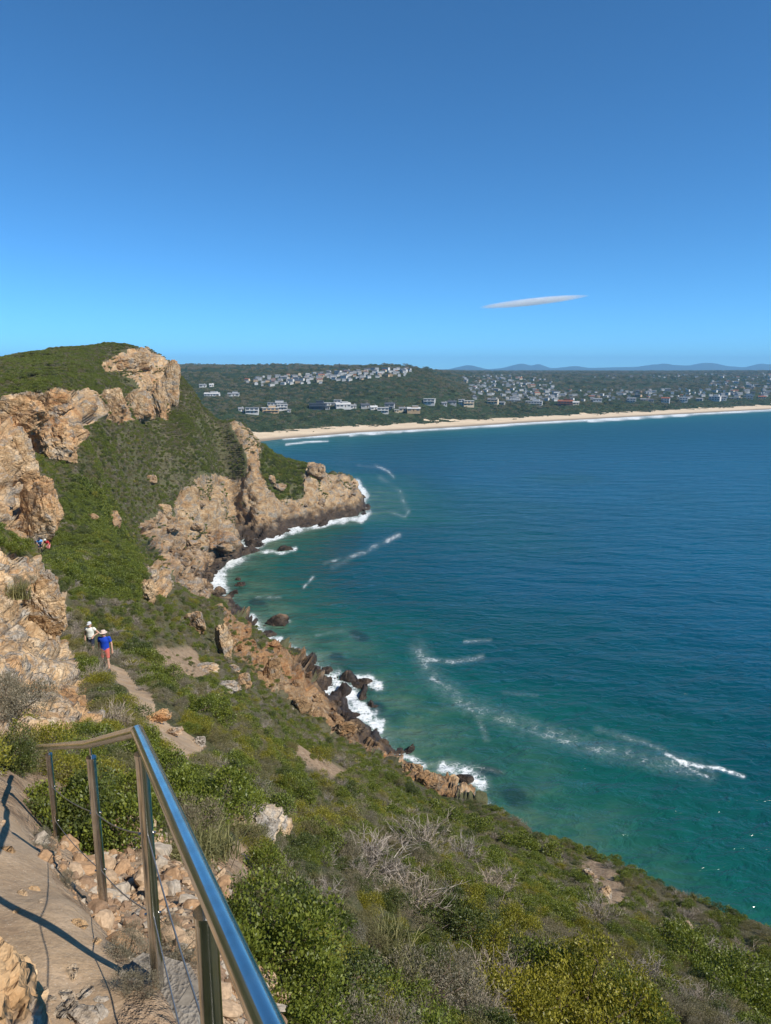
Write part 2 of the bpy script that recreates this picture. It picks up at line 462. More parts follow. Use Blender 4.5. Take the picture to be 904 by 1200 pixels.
# material zones, drawn as outlines in the photograph and laid onto the ground they meet
ROCKS = [  # (depth range, label, outline)
 ((150,330),'craggy orange and grey sandstone cliff capping the green hilltop', [(118,424),(140,416),(166,410),(188,417),(207,431),(207,455),(199,470),(195,491),(176,488),(172,468),(160,452),(140,432),(122,436)]),
 ((120,215),'long broken band of tan rock below the hilltop scrub', [(-60,470),(0,468),(40,455),(63,450),(100,462),(143,458),(160,462),(175,470),(176,490),(145,492),(118,494),(88,500),(92,520),(80,536),(60,535),(40,533),(26,520),(30,500),(0,506),(-60,506)]),
 ((60,118),'tall orange rock wall above the distant hikers', [(-80,500),(0,506),(30,508),(34,545),(50,560),(68,602),(67,617),(44,637),(20,641),(0,645),(-80,650)]),
 ((150,345),'furrowed grey-brown sea cliff with a shaded hollow on the headland', [(212,570),(238,557),(286,560),(288,530),(266,496),(280,494),(299,507),(303,527),(299,552),(314,570),(325,590),(354,583),(362,545),(368,535),(392,542),(420,560),(418,575),(432,594),(424,608),(375,616),(330,628),(309,648),(268,662),(248,668),(228,640),(212,632),(204,606),(208,588)]),
 ((150,230),'shore of tumbled brown rocks below the headland slope', [(160,622),(180,604),(204,606),(212,632),(228,640),(262,655),(250,680),(262,697),(245,706),(222,700),(200,676),(182,655),(166,640)]),
 ((60,170),'orange rock ledges dropping from the green slope to the sea', [(246,712),(262,712),(290,745),(300,768),(318,756),(335,764),(370,800),(402,812),(440,850),(464,880),(462,892),(430,884),(398,866),(360,838),(330,812),(290,786),(262,762)]),
 ((60,130),'dark wet rock point below the scrub at the water', [(466,893),(490,896),(520,912),(536,932),(520,936),(490,920),(470,905)]),
 ((40,140),'pale broken rock outcrop poking from shrubs on the slope', [(160,668),(185,668),(196,690),(186,705),(172,700)]),
 ((3,60),'low tan rock face beside the footpath', [(-200,640),(0,638),(20,652),(53,674),(67,698),(66,750),(86,792),(122,836),(112,864),(60,880),(34,878),(0,905),(-200,905)]),
]
PATHS = [((8,60), [(122,777),(143,786),(160,810),(181,830),(201,850),(230,862),(248,870),(214,893),(196,888),(186,860),(166,843),(146,813),(131,794)]),
         ((30,60), [(62,694),(78,694),(80,712),(66,712)]),
         ((0.3,6.5), [(-300,930),(0,943),(24,968),(36,988),(66,1032),(88,1062),(126,1103),(141,1141),(150,1170),(130,1205),(100,1500),(-300,1700)])]
BARE = [((3,60), [(342,873),(413,900),(408,918),(370,912),(340,890)]), ((30,60), [(674,1014),(700,1010),(726,1030),(738,1072),(706,1062)]),
        ((2,14), [(26,975),(60,975),(110,960),(200,985),(262,1010),(300,1060),(262,1130),(330,1160),(330,1210),(120,1210),(140,1150),(80,1060)]), ((5,14), [(240,985),(300,1000),(290,1060),(240,1030)]),
        ((25,80), [(150,745),(230,760),(240,800),(185,790)]), ((4,9), [(-50,900),(50,905),(140,960),(60,1000),(-50,950)])]
tpx, tpy, tt = to_px(TX, TY, TZ)
front = TY > 0.2
jx = 5*fbm(np.stack([tpx.ravel()*.06, tpy.ravel()*.06, 0*tpx.ravel()], 1), 3, 11).reshape(tpx.shape)
jy = 5*fbm(np.stack([tpx.ravel()*.06, tpy.ravel()*.06, 0*tpx.ravel()+9], 1), 3, 12).reshape(tpx.shape)
region = np.zeros(TX.shape, np.int32)
for k, ((t0, t1), lab, poly) in enumerate(ROCKS):
    m = in_poly(tpx+jx*.8, tpy+jy*.8, poly) & (tt > t0) & (tt < t1) & front
    region[m & (region == 0)] = k+1
dsh = seg_dist(TX, TY, SHORE)
insL = in_poly(TX, TY, LAND)
pathm = np.zeros(TX.shape, bool)
for (t0, t1), poly in PATHS:
    pathm |= in_poly(tpx+jx*.3, tpy+jy*.3, poly) & (tt > t0) & (tt < t1) & front
bare = np.zeros(TX.shape)
for (t0, t1), poly in BARE:
    bare[in_poly(tpx+jx, tpy+jy, poly) & (tt > t0) & (tt < t1) & front] = 1
bare[pathm] = 1
# steep and wave-washed ground is bare rock wherever it lies
dz_r = np.gradient(TZ, axis=1)/np.maximum(np.gradient(TR, axis=1), 1e-4)
shore_rock = (insL & (dsh < 5+3*vnoise(np.stack([TX.ravel()*.1, TY.ravel()*.1, 0*TX.ravel()], 1), 3).reshape(TX.shape)) & (TZ < 9)) | ~insL
rockm = ((region > 0) | shore_rock).astype(float)
rockm[pathm] = 0
rk = blur(rockm, 2); pm = blur(pathm.astype(float), 2); bare = np.maximum(blur(bare, 3), 0)
nx = np.stack([TX, TY, TZ], 2)
du = np.gradient(nx, axis=0); dv = np.gradient(nx, axis=1)
N = np.cross(dv, du); N /= np.linalg.norm(N, axis=2, keepdims=True)+1e-9
N[N[..., 2] < 0] *= -1
flat = nx.reshape(-1, 3); Nf = blur(N[..., 0], 2).ravel(), blur(N[..., 1], 2).ravel(), blur(N[..., 2], 2).ravel()
Nf = np.stack(Nf, 1); Nf /= np.linalg.norm(Nf, axis=1, keepdims=True)+1e-9
rr = TR.ravel()
disp = np.zeros(len(flat))
# soft lumps everywhere except on the path
amp = np.clip(rr*0.012, 0.01, 0.7)*(1-0.9*pm.ravel())
for L in (0.25, 0.9, 3.0, 10.0):
    wgt = sstep(L*8, L*16, rr)*0+np.where((rr > L*6) & (rr < L*260), 1.0, 0.0)
    disp += wgt*0.10*L*vnoise(flat/L, int(L*10))*(1-0.5*pm.ravel())
sel = np.where((rk.ravel() > 0.02) & (rr > 1.5))[0]
ps = flat[sel]; rs = rr[sel]
ang = np.select([rs < 62, (region.ravel()[sel] == 4) | (region.ravel()[sel] == 6)], [1.0, 0.80], 0.22)
ca, sa = np.cos(ang), np.sin(ang)
rot = np.stack([ps[:, 0]*ca+ps[:, 2]*sa, ps[:, 1]*.96+ps[:, 2]*.28, -ps[:, 0]*sa+ps[:, 2]*ca], 1)
rot += 0.6*np.stack([vnoise(ps*.4, 31), vnoise(ps*.4, 32), vnoise(ps*.4, 33)], 1)
dr_ = np.zeros(len(sel))
def blocks(q, seed):
    """jointed beds: random offset of each block and depth of the joint round it"""
    lay = np.floor(q[:, 2]); z0 = np.zeros(len(q), np.int64)
    hx = _h(lay.astype(np.int64), z0, z0, seed); hy = _h(lay.astype(np.int64), z0+1, z0, seed)
    qx, qy = q[:, 0]*(.6+.7*hx)+hx*9, q[:, 1]*(.6+.7*hy)+hy*9
    ix, iy = np.floor(qx).astype(np.int64), np.floor(qy).astype(np.int64)
    v = _h(ix, iy, lay.astype(np.int64), seed+1)
    ax, ay, az_ = qx-ix, qy-iy, q[:, 2]-lay
    e = np.minimum(np.minimum(np.minimum(ax, 1-ax), np.minimum(ay, 1-ay))*1.0, np.minimum(az_, 1-az_)*1.0)
    tx = (_h(ix, iy, lay.astype(np.int64), seed+2)-.5)*(ax-.5)+(_h(ix, iy, lay.astype(np.int64), seed+3)-.5)*(ay-.5)+(_h(ix, iy, lay.astype(np.int64), seed+4)-.5)*(az_-.5)
    return v, e, tx, (az_-.5)*(.3+1.2*_h(lay.astype(np.int64), z0+7, z0, seed))
for L, sd in ((15.0, 3), (6.0, 13), (2.4, 23), (0.95, 43), (0.36, 53)):
    wgt = sstep(L*6, L*9, rs)*(1-sstep(L*95, L*150, rs))
    k = np.where(wgt > 0.01)[0]
    if not len(k): continue
    q0 = rot[k]/L
    wq = q0+0.25*np.stack([vnoise(q0*.9, sd+5), vnoise(q0*.9, sd+6), vnoise(q0*.9, sd+7)], 1)+.06*np.stack([vnoise(q0*4, sd+8), vnoise(q0*4, sd+9), vnoise(q0*4, sd+10)], 1)
    nr_k = (rs[k] < 62)
    v, e, tx, saw = blocks(wq*np.stack([.85+0*rs[k], .85+0*rs[k], np.where(nr_k, 1.15, 1.9)], 1), sd+60)
    saw = saw*np.where(nr_k, .3, 1.0)
    rg = 1-2*np.abs(vnoise(q0*1.3, sd+11))
    qb = (v-.5)*0.62+tx*.8+saw*.30-0.36*np.exp(-(e/0.055)**2)+.22*rg
    dr_[k] += wgt[k]*L*(0.55-0.30*sstep(L*18, L*60, rs[k]))*(0.6 if L > 10 else 1.0)*qb
dr_ += np.clip(rs*.004, .01, .8)*(fbm(ps/np.clip(rs*.02, .15, 4)[:, None], 4, 61))*0.0
rg_s = region.ravel()[sel]
damp = np.select([(rg_s == 4) & (tpy.ravel()[sel] < 562) & (tpx.ravel()[sel] > 255) & (tpx.ravel()[sel] < 318), rg_s == 4, (rg_s == 6) | (rg_s == 7)], [.3, .75, .5], 1.0)
disp[sel] += dr_*rk.ravel()[sel]*damp
# do not lift the steps and the camera's own standing place
calm = sstep(1.2, 3.5, rr)
flat = flat+Nf*(disp*calm)[:, None]
V = flat.reshape(TX.shape+(3,))

# faces -> hillside, footpath, cliffs
na, nr = TX.shape
I = np.arange(na*nr).reshape(na, nr)
F = np.stack([I[:-1, :-1], I[:-1, 1:], I[1:, 1:], I[1:, :-1]], 2).reshape(-1, 4)[:, ::-1]
fr = region[:-1, :-1].ravel(); fp = (pm[:-1, :-1] > 0.5).ravel(); fs = shore_rock[:-1, :-1].ravel()
cls = np.where(fp, 100, np.where(fr > 0, fr, np.where(fs, 50, 0)))
below = (V[..., 2][:-1, :-1].ravel() < -6)
cls[below] = -1
def sub(mask, name, mat, label=None, kind='structure', cat=None):
    f = F[mask]
    if not len(f): return None
    u, inv = np.unique(f.ravel(), return_inverse=True)
    me = mesh_np(name, flat[u], inv.reshape(-1, 4), [mat], True, {'bare': bare.ravel()[u]})
    return link(name, me, None, label, cat, None, kind)
sub(cls == 0, 'hillside', M_SOIL, 'steep scrub-covered hillside falling to the sea')
sub(cls == 100, 'footpath', M_PATH, 'narrow sandy footpath along the hillside')
sub(cls == 50, 'shore_rock', M_ROCK, 'dark wave-washed rock along the waterline')
for k, (tr, lab, poly) in enumerate(ROCKS):
    sub(cls == k+1, 'low_rock_face' if 'beside the footpath' in lab else ('rocky_shore' if 'tumbled' in lab else 'cliff'), M_ROCKN if tr[1] <= 60 else (M_BOULD if 'tumbled' in lab else (M_ROCKD if 'orange rock ledges' in lab or 'wet rock point' in lab else (M_ROCKG if 'sea cliff' in lab else M_ROCK))), lab)

def ground(px, py, tmin=0.5, tmax=1e9):
    """where the ray through a photograph pixel meets the hillside (nearest grid vertex)"""
    d2 = (GPX-px)**2+(GPY-py)**2+np.where((GT > tmin) & (GT < tmax), 0, 1e9)
    m = d2 < max(d2.min()*2, 2.0)
    i = np.where(m)[0]
    return flat[i[np.argmin(GT[i])]].copy()
GPX, GPY, GT = to_px(flat[:, 0], flat[:, 1], flat[:, 2])
GT = np.where(flat[:, 1] > 0.2, GT, -1)
# fine look-up of the ground height by bearing and distance
def zat(x, y):
    az = np.arctan2(x, y); r = np.hypot(x, y)
    i = np.clip(np.searchsorted(AZ, az)-1, 0, len(AZ)-2)
    j = np.array([np.searchsorted(TR[a], q) for a, q in zip(np.atleast_1d(i), np.atleast_1d(r))])
    j = np.clip(j-1, 0, NR-2)
    out = []
    for a, b, q in zip(np.atleast_1d(i), j, np.atleast_1d(r)):
        f = np.clip((q-TR[a, b])/(TR[a, b+1]-TR[a, b]+1e-9), 0, 1)
        out.append(V[a, b, 2]*(1-f)+V[a, b+1, 2]*f)
    return np.array(out)

# ------------------------------------------------------------------ sea
FOAM = [  # outlines of foam in photograph pixels: points, half width, strength
 ([(418,566),(428,582),(424,592),(431,600),(422,609),(388,611),(352,619),(322,629),(300,634)],4.2,1.0),([(300,634),(280,648),(264,660),(250,674),(258,688)],10.0,0.95),
 ([(322,627),(345,619),(372,613)],3.5,1.0),([(300,645),(330,648),(346,643)],2.5,.8),
 ([(428,606),(415,612),(380,615)],1.6,.8),([(440,545),(455,552),(462,560)],2.0,.55),([(446,560),(468,575),(478,600)],3.0,.5),([(390,664),(430,645),(468,627)],3.0,.55),([(380,660),(400,655)],2.0,.6),([(356,688),(368,676)],2.0,.7),
 ([(455,600),(475,606),(480,598)],2.0,.5),([(420,545),(442,548)],1.5,.45),
 ([(296,722),(304,740),(312,752),(330,748)],3.2,.95),([(318,727),(340,728)],2.2,.7),([(352,760),(362,772)],2.0,.55),
 ([(388,792),(405,806),(420,824),(442,850)],9,.92),([(410,798),(430,796),(444,804)],6.0,.85),([(420,838),(448,846),(446,858)],3.5,.95),([(464,884),(482,888),(498,898)],3.5,.9),
 ([(520,900),(548,905),(566,920)],7.5,.9),([(530,925),(548,934),(568,948),(574,960)],8,1.0),([(500,895),(540,895),(590,905)],3.0,.5),
 ([(492,762),(500,785),(520,805),(545,825),(600,846),(650,862),(700,878),(760,890),(830,905)],11.0,.50),
 ([(780,883),(800,893),(820,898),(842,900),(872,910)],2.0,.95),([(795,890),(815,905),(830,910)],1.8,.8),([(500,772),(530,776),(565,770)],3.4,.62),([(505,795),(520,802)],2.6,.68),
 ([(545,752),(575,750)],2.0,.6),([(548,825),(565,850),(570,866)],4.0,.5),([(590,812),(630,815)],2.0,.45),([(700,855),(760,872),(800,890)],4.0,.5),([(640,862),(720,884)],4.5,.55),
 ([(300,700),(330,700)],1.8,.5),([(370,745),(400,740),(420,748)],2.0,.4),
 ([(332,514),(380,511),(423,507.6),(495,504),(544,501),(620,496),(703,491.4),(807,485.4),(910,480),(1000,476)],1.6,1.0),
 ([(335,521),(360,518),(385,517)],1.2,.9),([(410,511),(470,507)],.9,.8),([(690,494.5),(760,490),(810,487)],1.0,.9),([(480,503.5),(600,499)],1.0,.8),
]
BEACH_W = [tuple(on_z(px, py)[:2]) for px, py in [(300,518),(335,514),(423,506.6),(495,503),(544,500),(620,495),(703,490.6),(807,484.8),(904,479.6),(1000,475.5)]]
BEACH_W = [(-420,560),(-220,610)]+BEACH_W+[(1500,1700),(2600,2500)]
sa_d = np.linspace(R(-33), R(35), 470)
se = np.cumsum(R(0.2)*1.14**np.arange(46)); se = np.append(se[se < R(143)], R(146))
SA = np.concatenate([R(-33)-se[::-1], sa_d, R(35)+se])
# rows evenly spread in view from 25 m to 9 km
dep = np.concatenate([np.linspace(math.atan2(60, 22), math.atan2(60, 1500), 520), np.arctan2(60, np.geomspace(1600, 17000, 12))])
SR = 60/np.tan(dep)
gA, gR = np.meshgrid(SA, SR, indexing='ij')
SX, SY = gR*np.sin(gA), gR*np.cos(gA)
SPX, SPY, ST = to_px(SX, SY, 0*SX)
ok = SY > 1
foam = np.zeros(SX.shape)
for pts, hw, st in FOAM:
    d = seg_dist(SPX, SPY, pts)
    foam = np.maximum(foam, st*np.exp(-(d/(hw*1.35))**2*.8)*ok)
brk = fbm(np.stack([SPX.ravel()*.11, SPY.ravel()*.16, 0*SPX.ravel()], 1), 3, 77).reshape(SX.shape)
foam = np.clip(foam*(1+np.where(SPY > 522, np.where(SPX > 470, .2*brk, .42*brk), .13*brk)), 0, 1)
inS = in_poly(SX, SY, LAND)
dS = np.where(inS, 0, seg_dist(SX, SY, SHORE))
nz = vnoise(np.stack([SX.ravel()*.09, SY.ravel()*.09, 0*SX.ravel()], 1), 71).reshape(SX.shape)
foam = np.maximum(foam, np.exp(-dS/3.2)*(0.66+.4*nz)*(SR[None, :] < 420))
dB = seg_dist(SX, SY, BEACH_W)
# water depth in metres off the rocks and off the sand
wob = 1+.45*fbm(np.stack([SX.ravel()*.02, SY.ravel()*.02, 0*SX.ravel()], 1), 3, 73).reshape(SX.shape)
depth = np.minimum(dS*.13*np.clip(wob, .4, 2), dB*.05)
reef = np.zeros(SX.shape)     # weed-covered rock lying under the surface
for rx, ry, ra, rb_ in ((600,932,24,15),(440,829,13,8),(420,745,12,6),(395,770,14,6),(575,905,16,7),(300,705,14,6)):
    reef = np.maximum(reef, ok*np.exp(-((SPX-rx)/ra)**2-((SPY-ry-.25*(SPX-rx))/rb_)**2))
reef *= 1+.6*fbm(np.stack([SX.ravel()*.3, SY.ravel()*.3, 0*SX.ravel()], 1), 3, 79).reshape(SX.shape)
me = mesh_np('sea', np.stack([SX, SY, 0*SX], 2).reshape(-1, 3),
             (lambda I: np.stack([I[:-1, :-1], I[1:, :-1], I[1:, 1:], I[:-1, 1:]], 2).reshape(-1, 4))(np.arange(SX.size).reshape(SX.shape)),
             [], True, {'foam': foam, 'depth': depth, 'reef': reef})
def sea_material():
    t = NT('sea_water')
    p = t.pos()
    dp = t.attr('depth')
    fo = t.attr('foam')
    patch = t.noise(t.scale(p, (0.09, 0.14, 0.1)), 1.0, 5, 0.6)
    bed = t.ramp(patch, [(0.32, (0.011, 0.046, 0.034)), (0.48, (0.032, 0.098, 0.064)), (0.64, (0.095, 0.150, 0.092))])
    deep = t.ramp(t.mapr(dp, 0.0, 22.0), [(0.0, (0.022, 0.108, 0.072)), (0.09, (0.006, 0.086, 0.064)), (0.25, (0.0005, 0.058, 0.068)), (0.6, (0.0002, 0.060, 0.100)), (1.0, (0.0002, 0.072, 0.128))])
    swell = t.noise(t.scale(p, (0.004, 0.009, 0.01), rot=(0, 0, 0.25)), 1.0, 4, 0.6)
    deep = t.mix(t.mapr(swell, 0.35, 0.65, 0.0, 0.45), deep, t.mix(1.0, deep, (0.72, 0.72, 0.78), 'MULTIPLY'))
    c = t.mix(t.mapr(dp, 0.25, 2.6, 0.85, 0.0), deep, bed)
    # lacy foam
    w1 = t.noise(p, 0.5, 3, 0.6)
    wp = t.n('VectorMath', operation='ADD')
    t.set(wp.inputs[0], p)
    sc = t.n('VectorMath', operation='SCALE'); nzc = t.n('TexNoise'); nzc.inputs['Scale'].default_value = 0.35; t.set(nzc.inputs['Vector'], p)
    t.set(sc.inputs[0], nzc.outputs['Color']); sc.inputs['Scale'].default_value = 2.5
    t.set(wp.inputs[1], sc.outputs[0])
    cell = t.voro(wp.outputs[0], 0.8, 'DISTANCE_TO_EDGE').outputs['Distance']
    cell2 = t.voro(wp.outputs[0], 2.3, 'DISTANCE_TO_EDGE').outputs['Distance']
    lace = t.math('MINIMUM', t.math('MULTIPLY', cell, 1.6), t.math('MULTIPLY', cell2, 2.4))
    nf = t.noise(p, 1.1, 9, 0.85)
    thr = t.math('ADD', t.math('MULTIPLY', lace, 1.1), t.math('MULTIPLY', nf, 1.25))
    k = t.math('SUBTRACT', t.math('MULTIPLY', fo, 1.15), thr)
    fm = t.mapr(k, -0.14, 0.34)
    fm = t.math('MAXIMUM', fm, t.math('MULTIPLY', t.mapr(fo, 0.15, 0.8), t.mapr(nf, 0.4, 0.75, 0.0, 0.35)))
    c = t.mix(t.mapr(t.attr('reef'), 0.25, 0.7, 0.0, 0.8), c, (0.008, 0.034, 0.034))
    c = t.mix(fm, c, (0.76, 0.79, 0.79))
    # ripples: wind waves running towards the shore
    h1 = t.noise(t.scale(p, (0.24, 0.46, 0.5), rot=(0, 0, 0.42)), 1.0, 4, 0.6, 0.6)
    h2 = t.noise(t.scale(p, (0.05, 0.13, 0.1), rot=(0, 0, 0.2)), 1.0, 3, 0.5, 0.3)
    hh = t.math('ADD', t.math('MULTIPLY', h1, 0.75), t.math('MULTIPLY', h2, 1.9))
    b = t.bump(hh, 1.0, 1.05)
    far = t.mapr(t.sepz(p)[1], 120.0, 650.0, 0.13, 0.34)
    sh = t.pbr(c, t.math('MAXIMUM', far, t.math('MULTIPLY', fm, 0.8)), t.mapr(fm, 0, 1, 0.33, 0.1), normal=b, IOR=1.33)
    return t.done(sh)
me.materials.append(sea_material())
link('sea', me, None, 'calm blue-green sea filling the bay', None, None, 'structure')

# ------------------------------------------------------------------ mainland beyond the bay
def farP(px, py, t): return P(px, py, t)
FAR = []
cols = {  # photograph column: rows and depths going inland from the top of the sand
 150: [(508,640),(500,680),(480,820),(460,1000),(445,1180),(434,1450),(429,1800)],
 250: [(508,660),(500,705),(488,790),(470,940),(455,1080),(445,1200),(435,1450),(430.5,1800)],
 330: [(503,720),(494,765),(484,830),(470,960),(455,1100),(444,1230),(436,1420),(430,1800)],
 411: [(496,780),(488,820),(478,880),(465,960),(452,1050),(442,1150),(436,1350),(431,1650)],
 470: [(494,805),(486,850),(476,910),(462,960),(448,1010),(438,1120),(432,1350),(430.5,1500)],
 510: [(492,830),(484,880),(476,940),(464,990),(450,1060),(440,1300),(436,1700),(434.5,2300)],
 558: [(488,890),(481,950),(473,1060),(463,1250),(452,1550),(444,2000),(438,2800),(435.5,4000)],
 644: [(485,950),(477,1040),(470,1150),(460,1400),(450,1700),(442,2200),(437,3000),(434.5,4500)],
 743: [(479.5,1080),(472,1180),(466,1270),(457,1500),(449,1850),(441,2400),(437,3200),(434.5,4600)],
 904: [(474.5,1210),(468,1310),(462,1420),(454,1700),(446,2100),(440,2700),(436,3400),(434.2,4600)],
 1050: [(470,1330),(464,1440),(458,1560),(450,1850),(444,2250),(439,2900),(436,3500),(434.2,4600)]}
for px, rows in cols.items():
    for py, t in rows: FAR.append(P(px, py, t))
FAR = np.array(FAR+[(-900,1500,62),(-900,900,40),(2600,3300,38),(1700,2000,18),(3000,5000,48)])
fu = np.stack([np.arctan2(FAR[:, 0], FAR[:, 1]), .5*np.log(np.hypot(FAR[:, 0], FAR[:, 1]))], 1)
fA = ker(np.sqrt(((fu[:, None]-fu[None])**2).sum(2)))-np.eye(len(fu))*0.002
fB = np.concatenate([np.ones((len(fu), 1)), fu], 1)
fW = np.linalg.solve(np.block([[fA, fB], [fB.T, np.zeros((3, 3))]]), np.concatenate([FAR[:, 2], np.zeros(3)]))
MAINLAND = BEACH_W+[(16000,9000),(16000,22000),(-16000,22000),(-16000,560)]
def far_z(x, y):
    r = np.hypot(x, y)
    u = np.stack([np.arctan2(x, y), .5*np.log(r)], 1)
    z = np.empty(len(x))
    for k in range(0, len(u), 20000):
        d = np.sqrt(((u[k:k+20000, None]-fu[None])**2).sum(2))
        z[k:k+20000] = ker(d)@fW[:-3]+fW[-3]+u[k:k+20000]@fW[-2:]
    z = np.where(r > 4600, z*0+46+8*0, z) if False else z
    k = sstep(4200, 6500, r)
    z = z*(1-k)+k*44
    d = seg_dist(x, y, BEACH_W); ins = in_poly(x, y, MAINLAND)
    p2 = np.stack([x, y, 0*x], 1)
    dune = sstep(38, 75, d)*(4.0*vnoise(p2/26, 81)+2.0*vnoise(p2/9, 82))*(1-sstep(160, 420, d))
    roll = sstep(150, 600, d)*(5*vnoise(p2/130, 83)+2.5*vnoise(p2/45, 84))*(1-sstep(2500, 4500, r))
    cap = 0.05+0.055*np.minimum(d, 45)+0.16*np.clip(d-45, 0, None)
    zz = np.minimum(np.maximum(z+dune+roll, 2.5), cap)
    return np.where(ins, zz, -np.minimum(d*.05, 3)-.02), d, ins
fa = np.concatenate([R(-60)+np.linspace(0, R(25), 30)[:-1], np.linspace(R(-35), R(35), 520), np.linspace(R(35), R(75), 40)[1:]])
fr_ = np.concatenate([np.geomspace(560, 1500, 260), np.geomspace(1508, 5000, 130), np.geomspace(5200, 11500, 12)])
gA, gR = np.meshgrid(fa, fr_, indexing='ij')
fx, fy = gR*np.sin(gA), gR*np.cos(gA)
fz, fd, fins = far_z(fx.ravel(), fy.ravel())
nb = vnoise(np.stack([fx.ravel()/14, fy.ravel()/14, 0*fd], 1), 85)+.6*vnoise(np.stack([fx.ravel()/5, fy.ravel()/5, 0*fd], 1), 86)
sand_edge = 46+13*nb
fI = np.arange(fx.size).reshape(fx.shape)
fF = np.stack([fI[:-1, :-1], fI[1:, :-1], fI[1:, 1:], fI[:-1, 1:]], 2).reshape(-1, 4)
keep = (fins[fF].any(1)) | (fd[fF].min(1) < 12)
sandf = (fd[fF].mean(1) < sand_edge[fF].mean(1)) | ~fins[fF].all(1)
def land_material():
    t = NT('coastal_land')
    p = t.pos()
    n = t.noise(p, 0.018, 6, 0.65)
    m = t.noise(p, 0.12, 5, 0.7)
    c = t.ramp(m, [(0.3, (0.018, 0.030, 0.014)), (0.5, (0.034, 0.052, 0.022)), (0.7, (0.075, 0.085, 0.04))])
    c = t.mix(t.mapr(n, 0.55, 0.72, 0, 0.7), c, (0.085, 0.10, 0.042))
    b = t.bump(m, 1.0, 5.0)
    return t.done(t.pbr(c, 0.95, 0.05, normal=b))
def sand_material():
    t = NT('beach_sand')
    p = t.pos()
    z = t.sepz(p)[2]
    n = t.noise(p, 0.05, 6, 0.65)
    c = t.ramp(n, [(0.3, (0.56, 0.43, 0.285)), (0.7, (0.70, 0.56, 0.39))])
    c = t.mix(t.mapr(z, 0.35, 1.0, 1.0, 0.0), c, (0.27, 0.215, 0.155))
    return t.done(t.pbr(c, 0.9, 0.1, normal=t.bump(t.noise(p, 0.3, 5), 0.6, 0.8)))
M_LAND, M_SAND = land_material(), sand_material()
fV = np.stack([fx.ravel(), fy.ravel(), fz], 1)
def fsub(mask, name, mat, label):
    f = fF[mask]; u, inv = np.unique(f.ravel(), return_inverse=True)
    return link(name, mesh_np(name, fV[u], inv.reshape(-1, 4), [mat], True), None, label, None, None, 'structure')
fsub(keep & ~sandf, 'hills', M_LAND, 'scrubby coastal hills rising behind the beach')
fsub(keep & sandf, 'beach', M_SAND, 'long pale sandy beach curving round the bay')

# far mountains, bases beyond the coastal plain
MT = [(485,434),(500,433.5),(525,433),(545,429),(552,428.6),(562,431),(572,433),(590,431.5),(600,429),(611,426.6),(618,428),(624,429.5),(630,427),(637,428.8),(645,432),(660,431),(675,429.3),(690,431.6),(715,431),(745,430.5),(765,428),(778,427.5),(790,429.3),(808,429.5),(826,426.2),(838,426.6),(852,429.5),(872,431),(884,428.5),(892,426.8),(900,428),(912,427),(950,424),(1000,428),(1050,430)]
mx = np.linspace(480, 1050, 500)
my = np.interp(mx, [q[0] for q in MT], [q[1] for q in MT])
my = np.convolve(np.pad(my, 3, mode='edge'), np.ones(7)/7, 'valid')
rows = []
prof = [(-1.0, 0.0), (-0.75, .25), (-0.5, .5), (-0.28, .78), (-0.1, .95), (0.0, 1.0), (0.15, .92), (0.45, .5), (1.0, 0.0)]
MD = 15000.0
for off_, kk in prof:
    d = MD*(1+off_*0.16)
    q = np.array([P(a, b, MD) for a, b in zip(mx, my)])
    base = 40.0
    x = q[:, 0]*d/MD; y = q[:, 1]*d/MD
    rid = 1+0.22*vnoise(np.stack([x/420, y/900, 0*x], 1), 91)*(0 if kk in (0, 1) else 1)
    rows.append(np.stack([x, y, base+(q[:, 2]-base)*kk*rid*1.12-(5 if kk == 0 else 0)], 1))
rows = np.array(rows)
mI = np.arange(rows.shape[0]*rows.shape[1]).reshape(rows.shape[:2])
mF = np.stack([mI[:-1, :-1], mI[:-1, 1:], mI[1:, 1:], mI[1:, :-1]], 2).reshape(-1, 4)
M_MTN = plain('mountain_scrub', (0.035, 0.05, 0.035), 0.95, 0.05)
link('mountains', mesh_np('mountains', rows.reshape(-1, 3), mF, [M_MTN], True), None, 'low blue mountains on the far horizon', None, None, 'structure')

# ------------------------------------------------------------------ foliage materials and plant meshes
def leaf_material(name, dark, light, old=None, trans=0.35, rough=0.45):
    t = NT(name)
    lv = t.attr('lv')
    n = t.noise(t.pos(), 0.35, 3, 0.6)
    c = t.mix(lv, dark, light)
    c = t.mix(t.mapr(n, 0.35, 0.68, 0.0, 0.55), c, t.mix(1.0, c, (1.35, 1.18, 0.85), 'MULTIPLY'))
    if old: c = t.mix(t.mapr(lv, 0.93, 0.95), c, old)
    a = t.pbr(c, rough, 0.35)
    tr = t.n('BsdfTranslucent'); t.set(tr.inputs['Color'], t.mix(1.0, c, (1.3, 1.3, 0.5), 'MULTIPLY'))
    mx = t.n('MixShader'); mx.inputs[0].default_value = trans*0.75
    t.t.links.new(a, mx.inputs[1]); t.t.links.new(tr.outputs[0], mx.inputs[2])
    return t.done(mx.outputs[0])
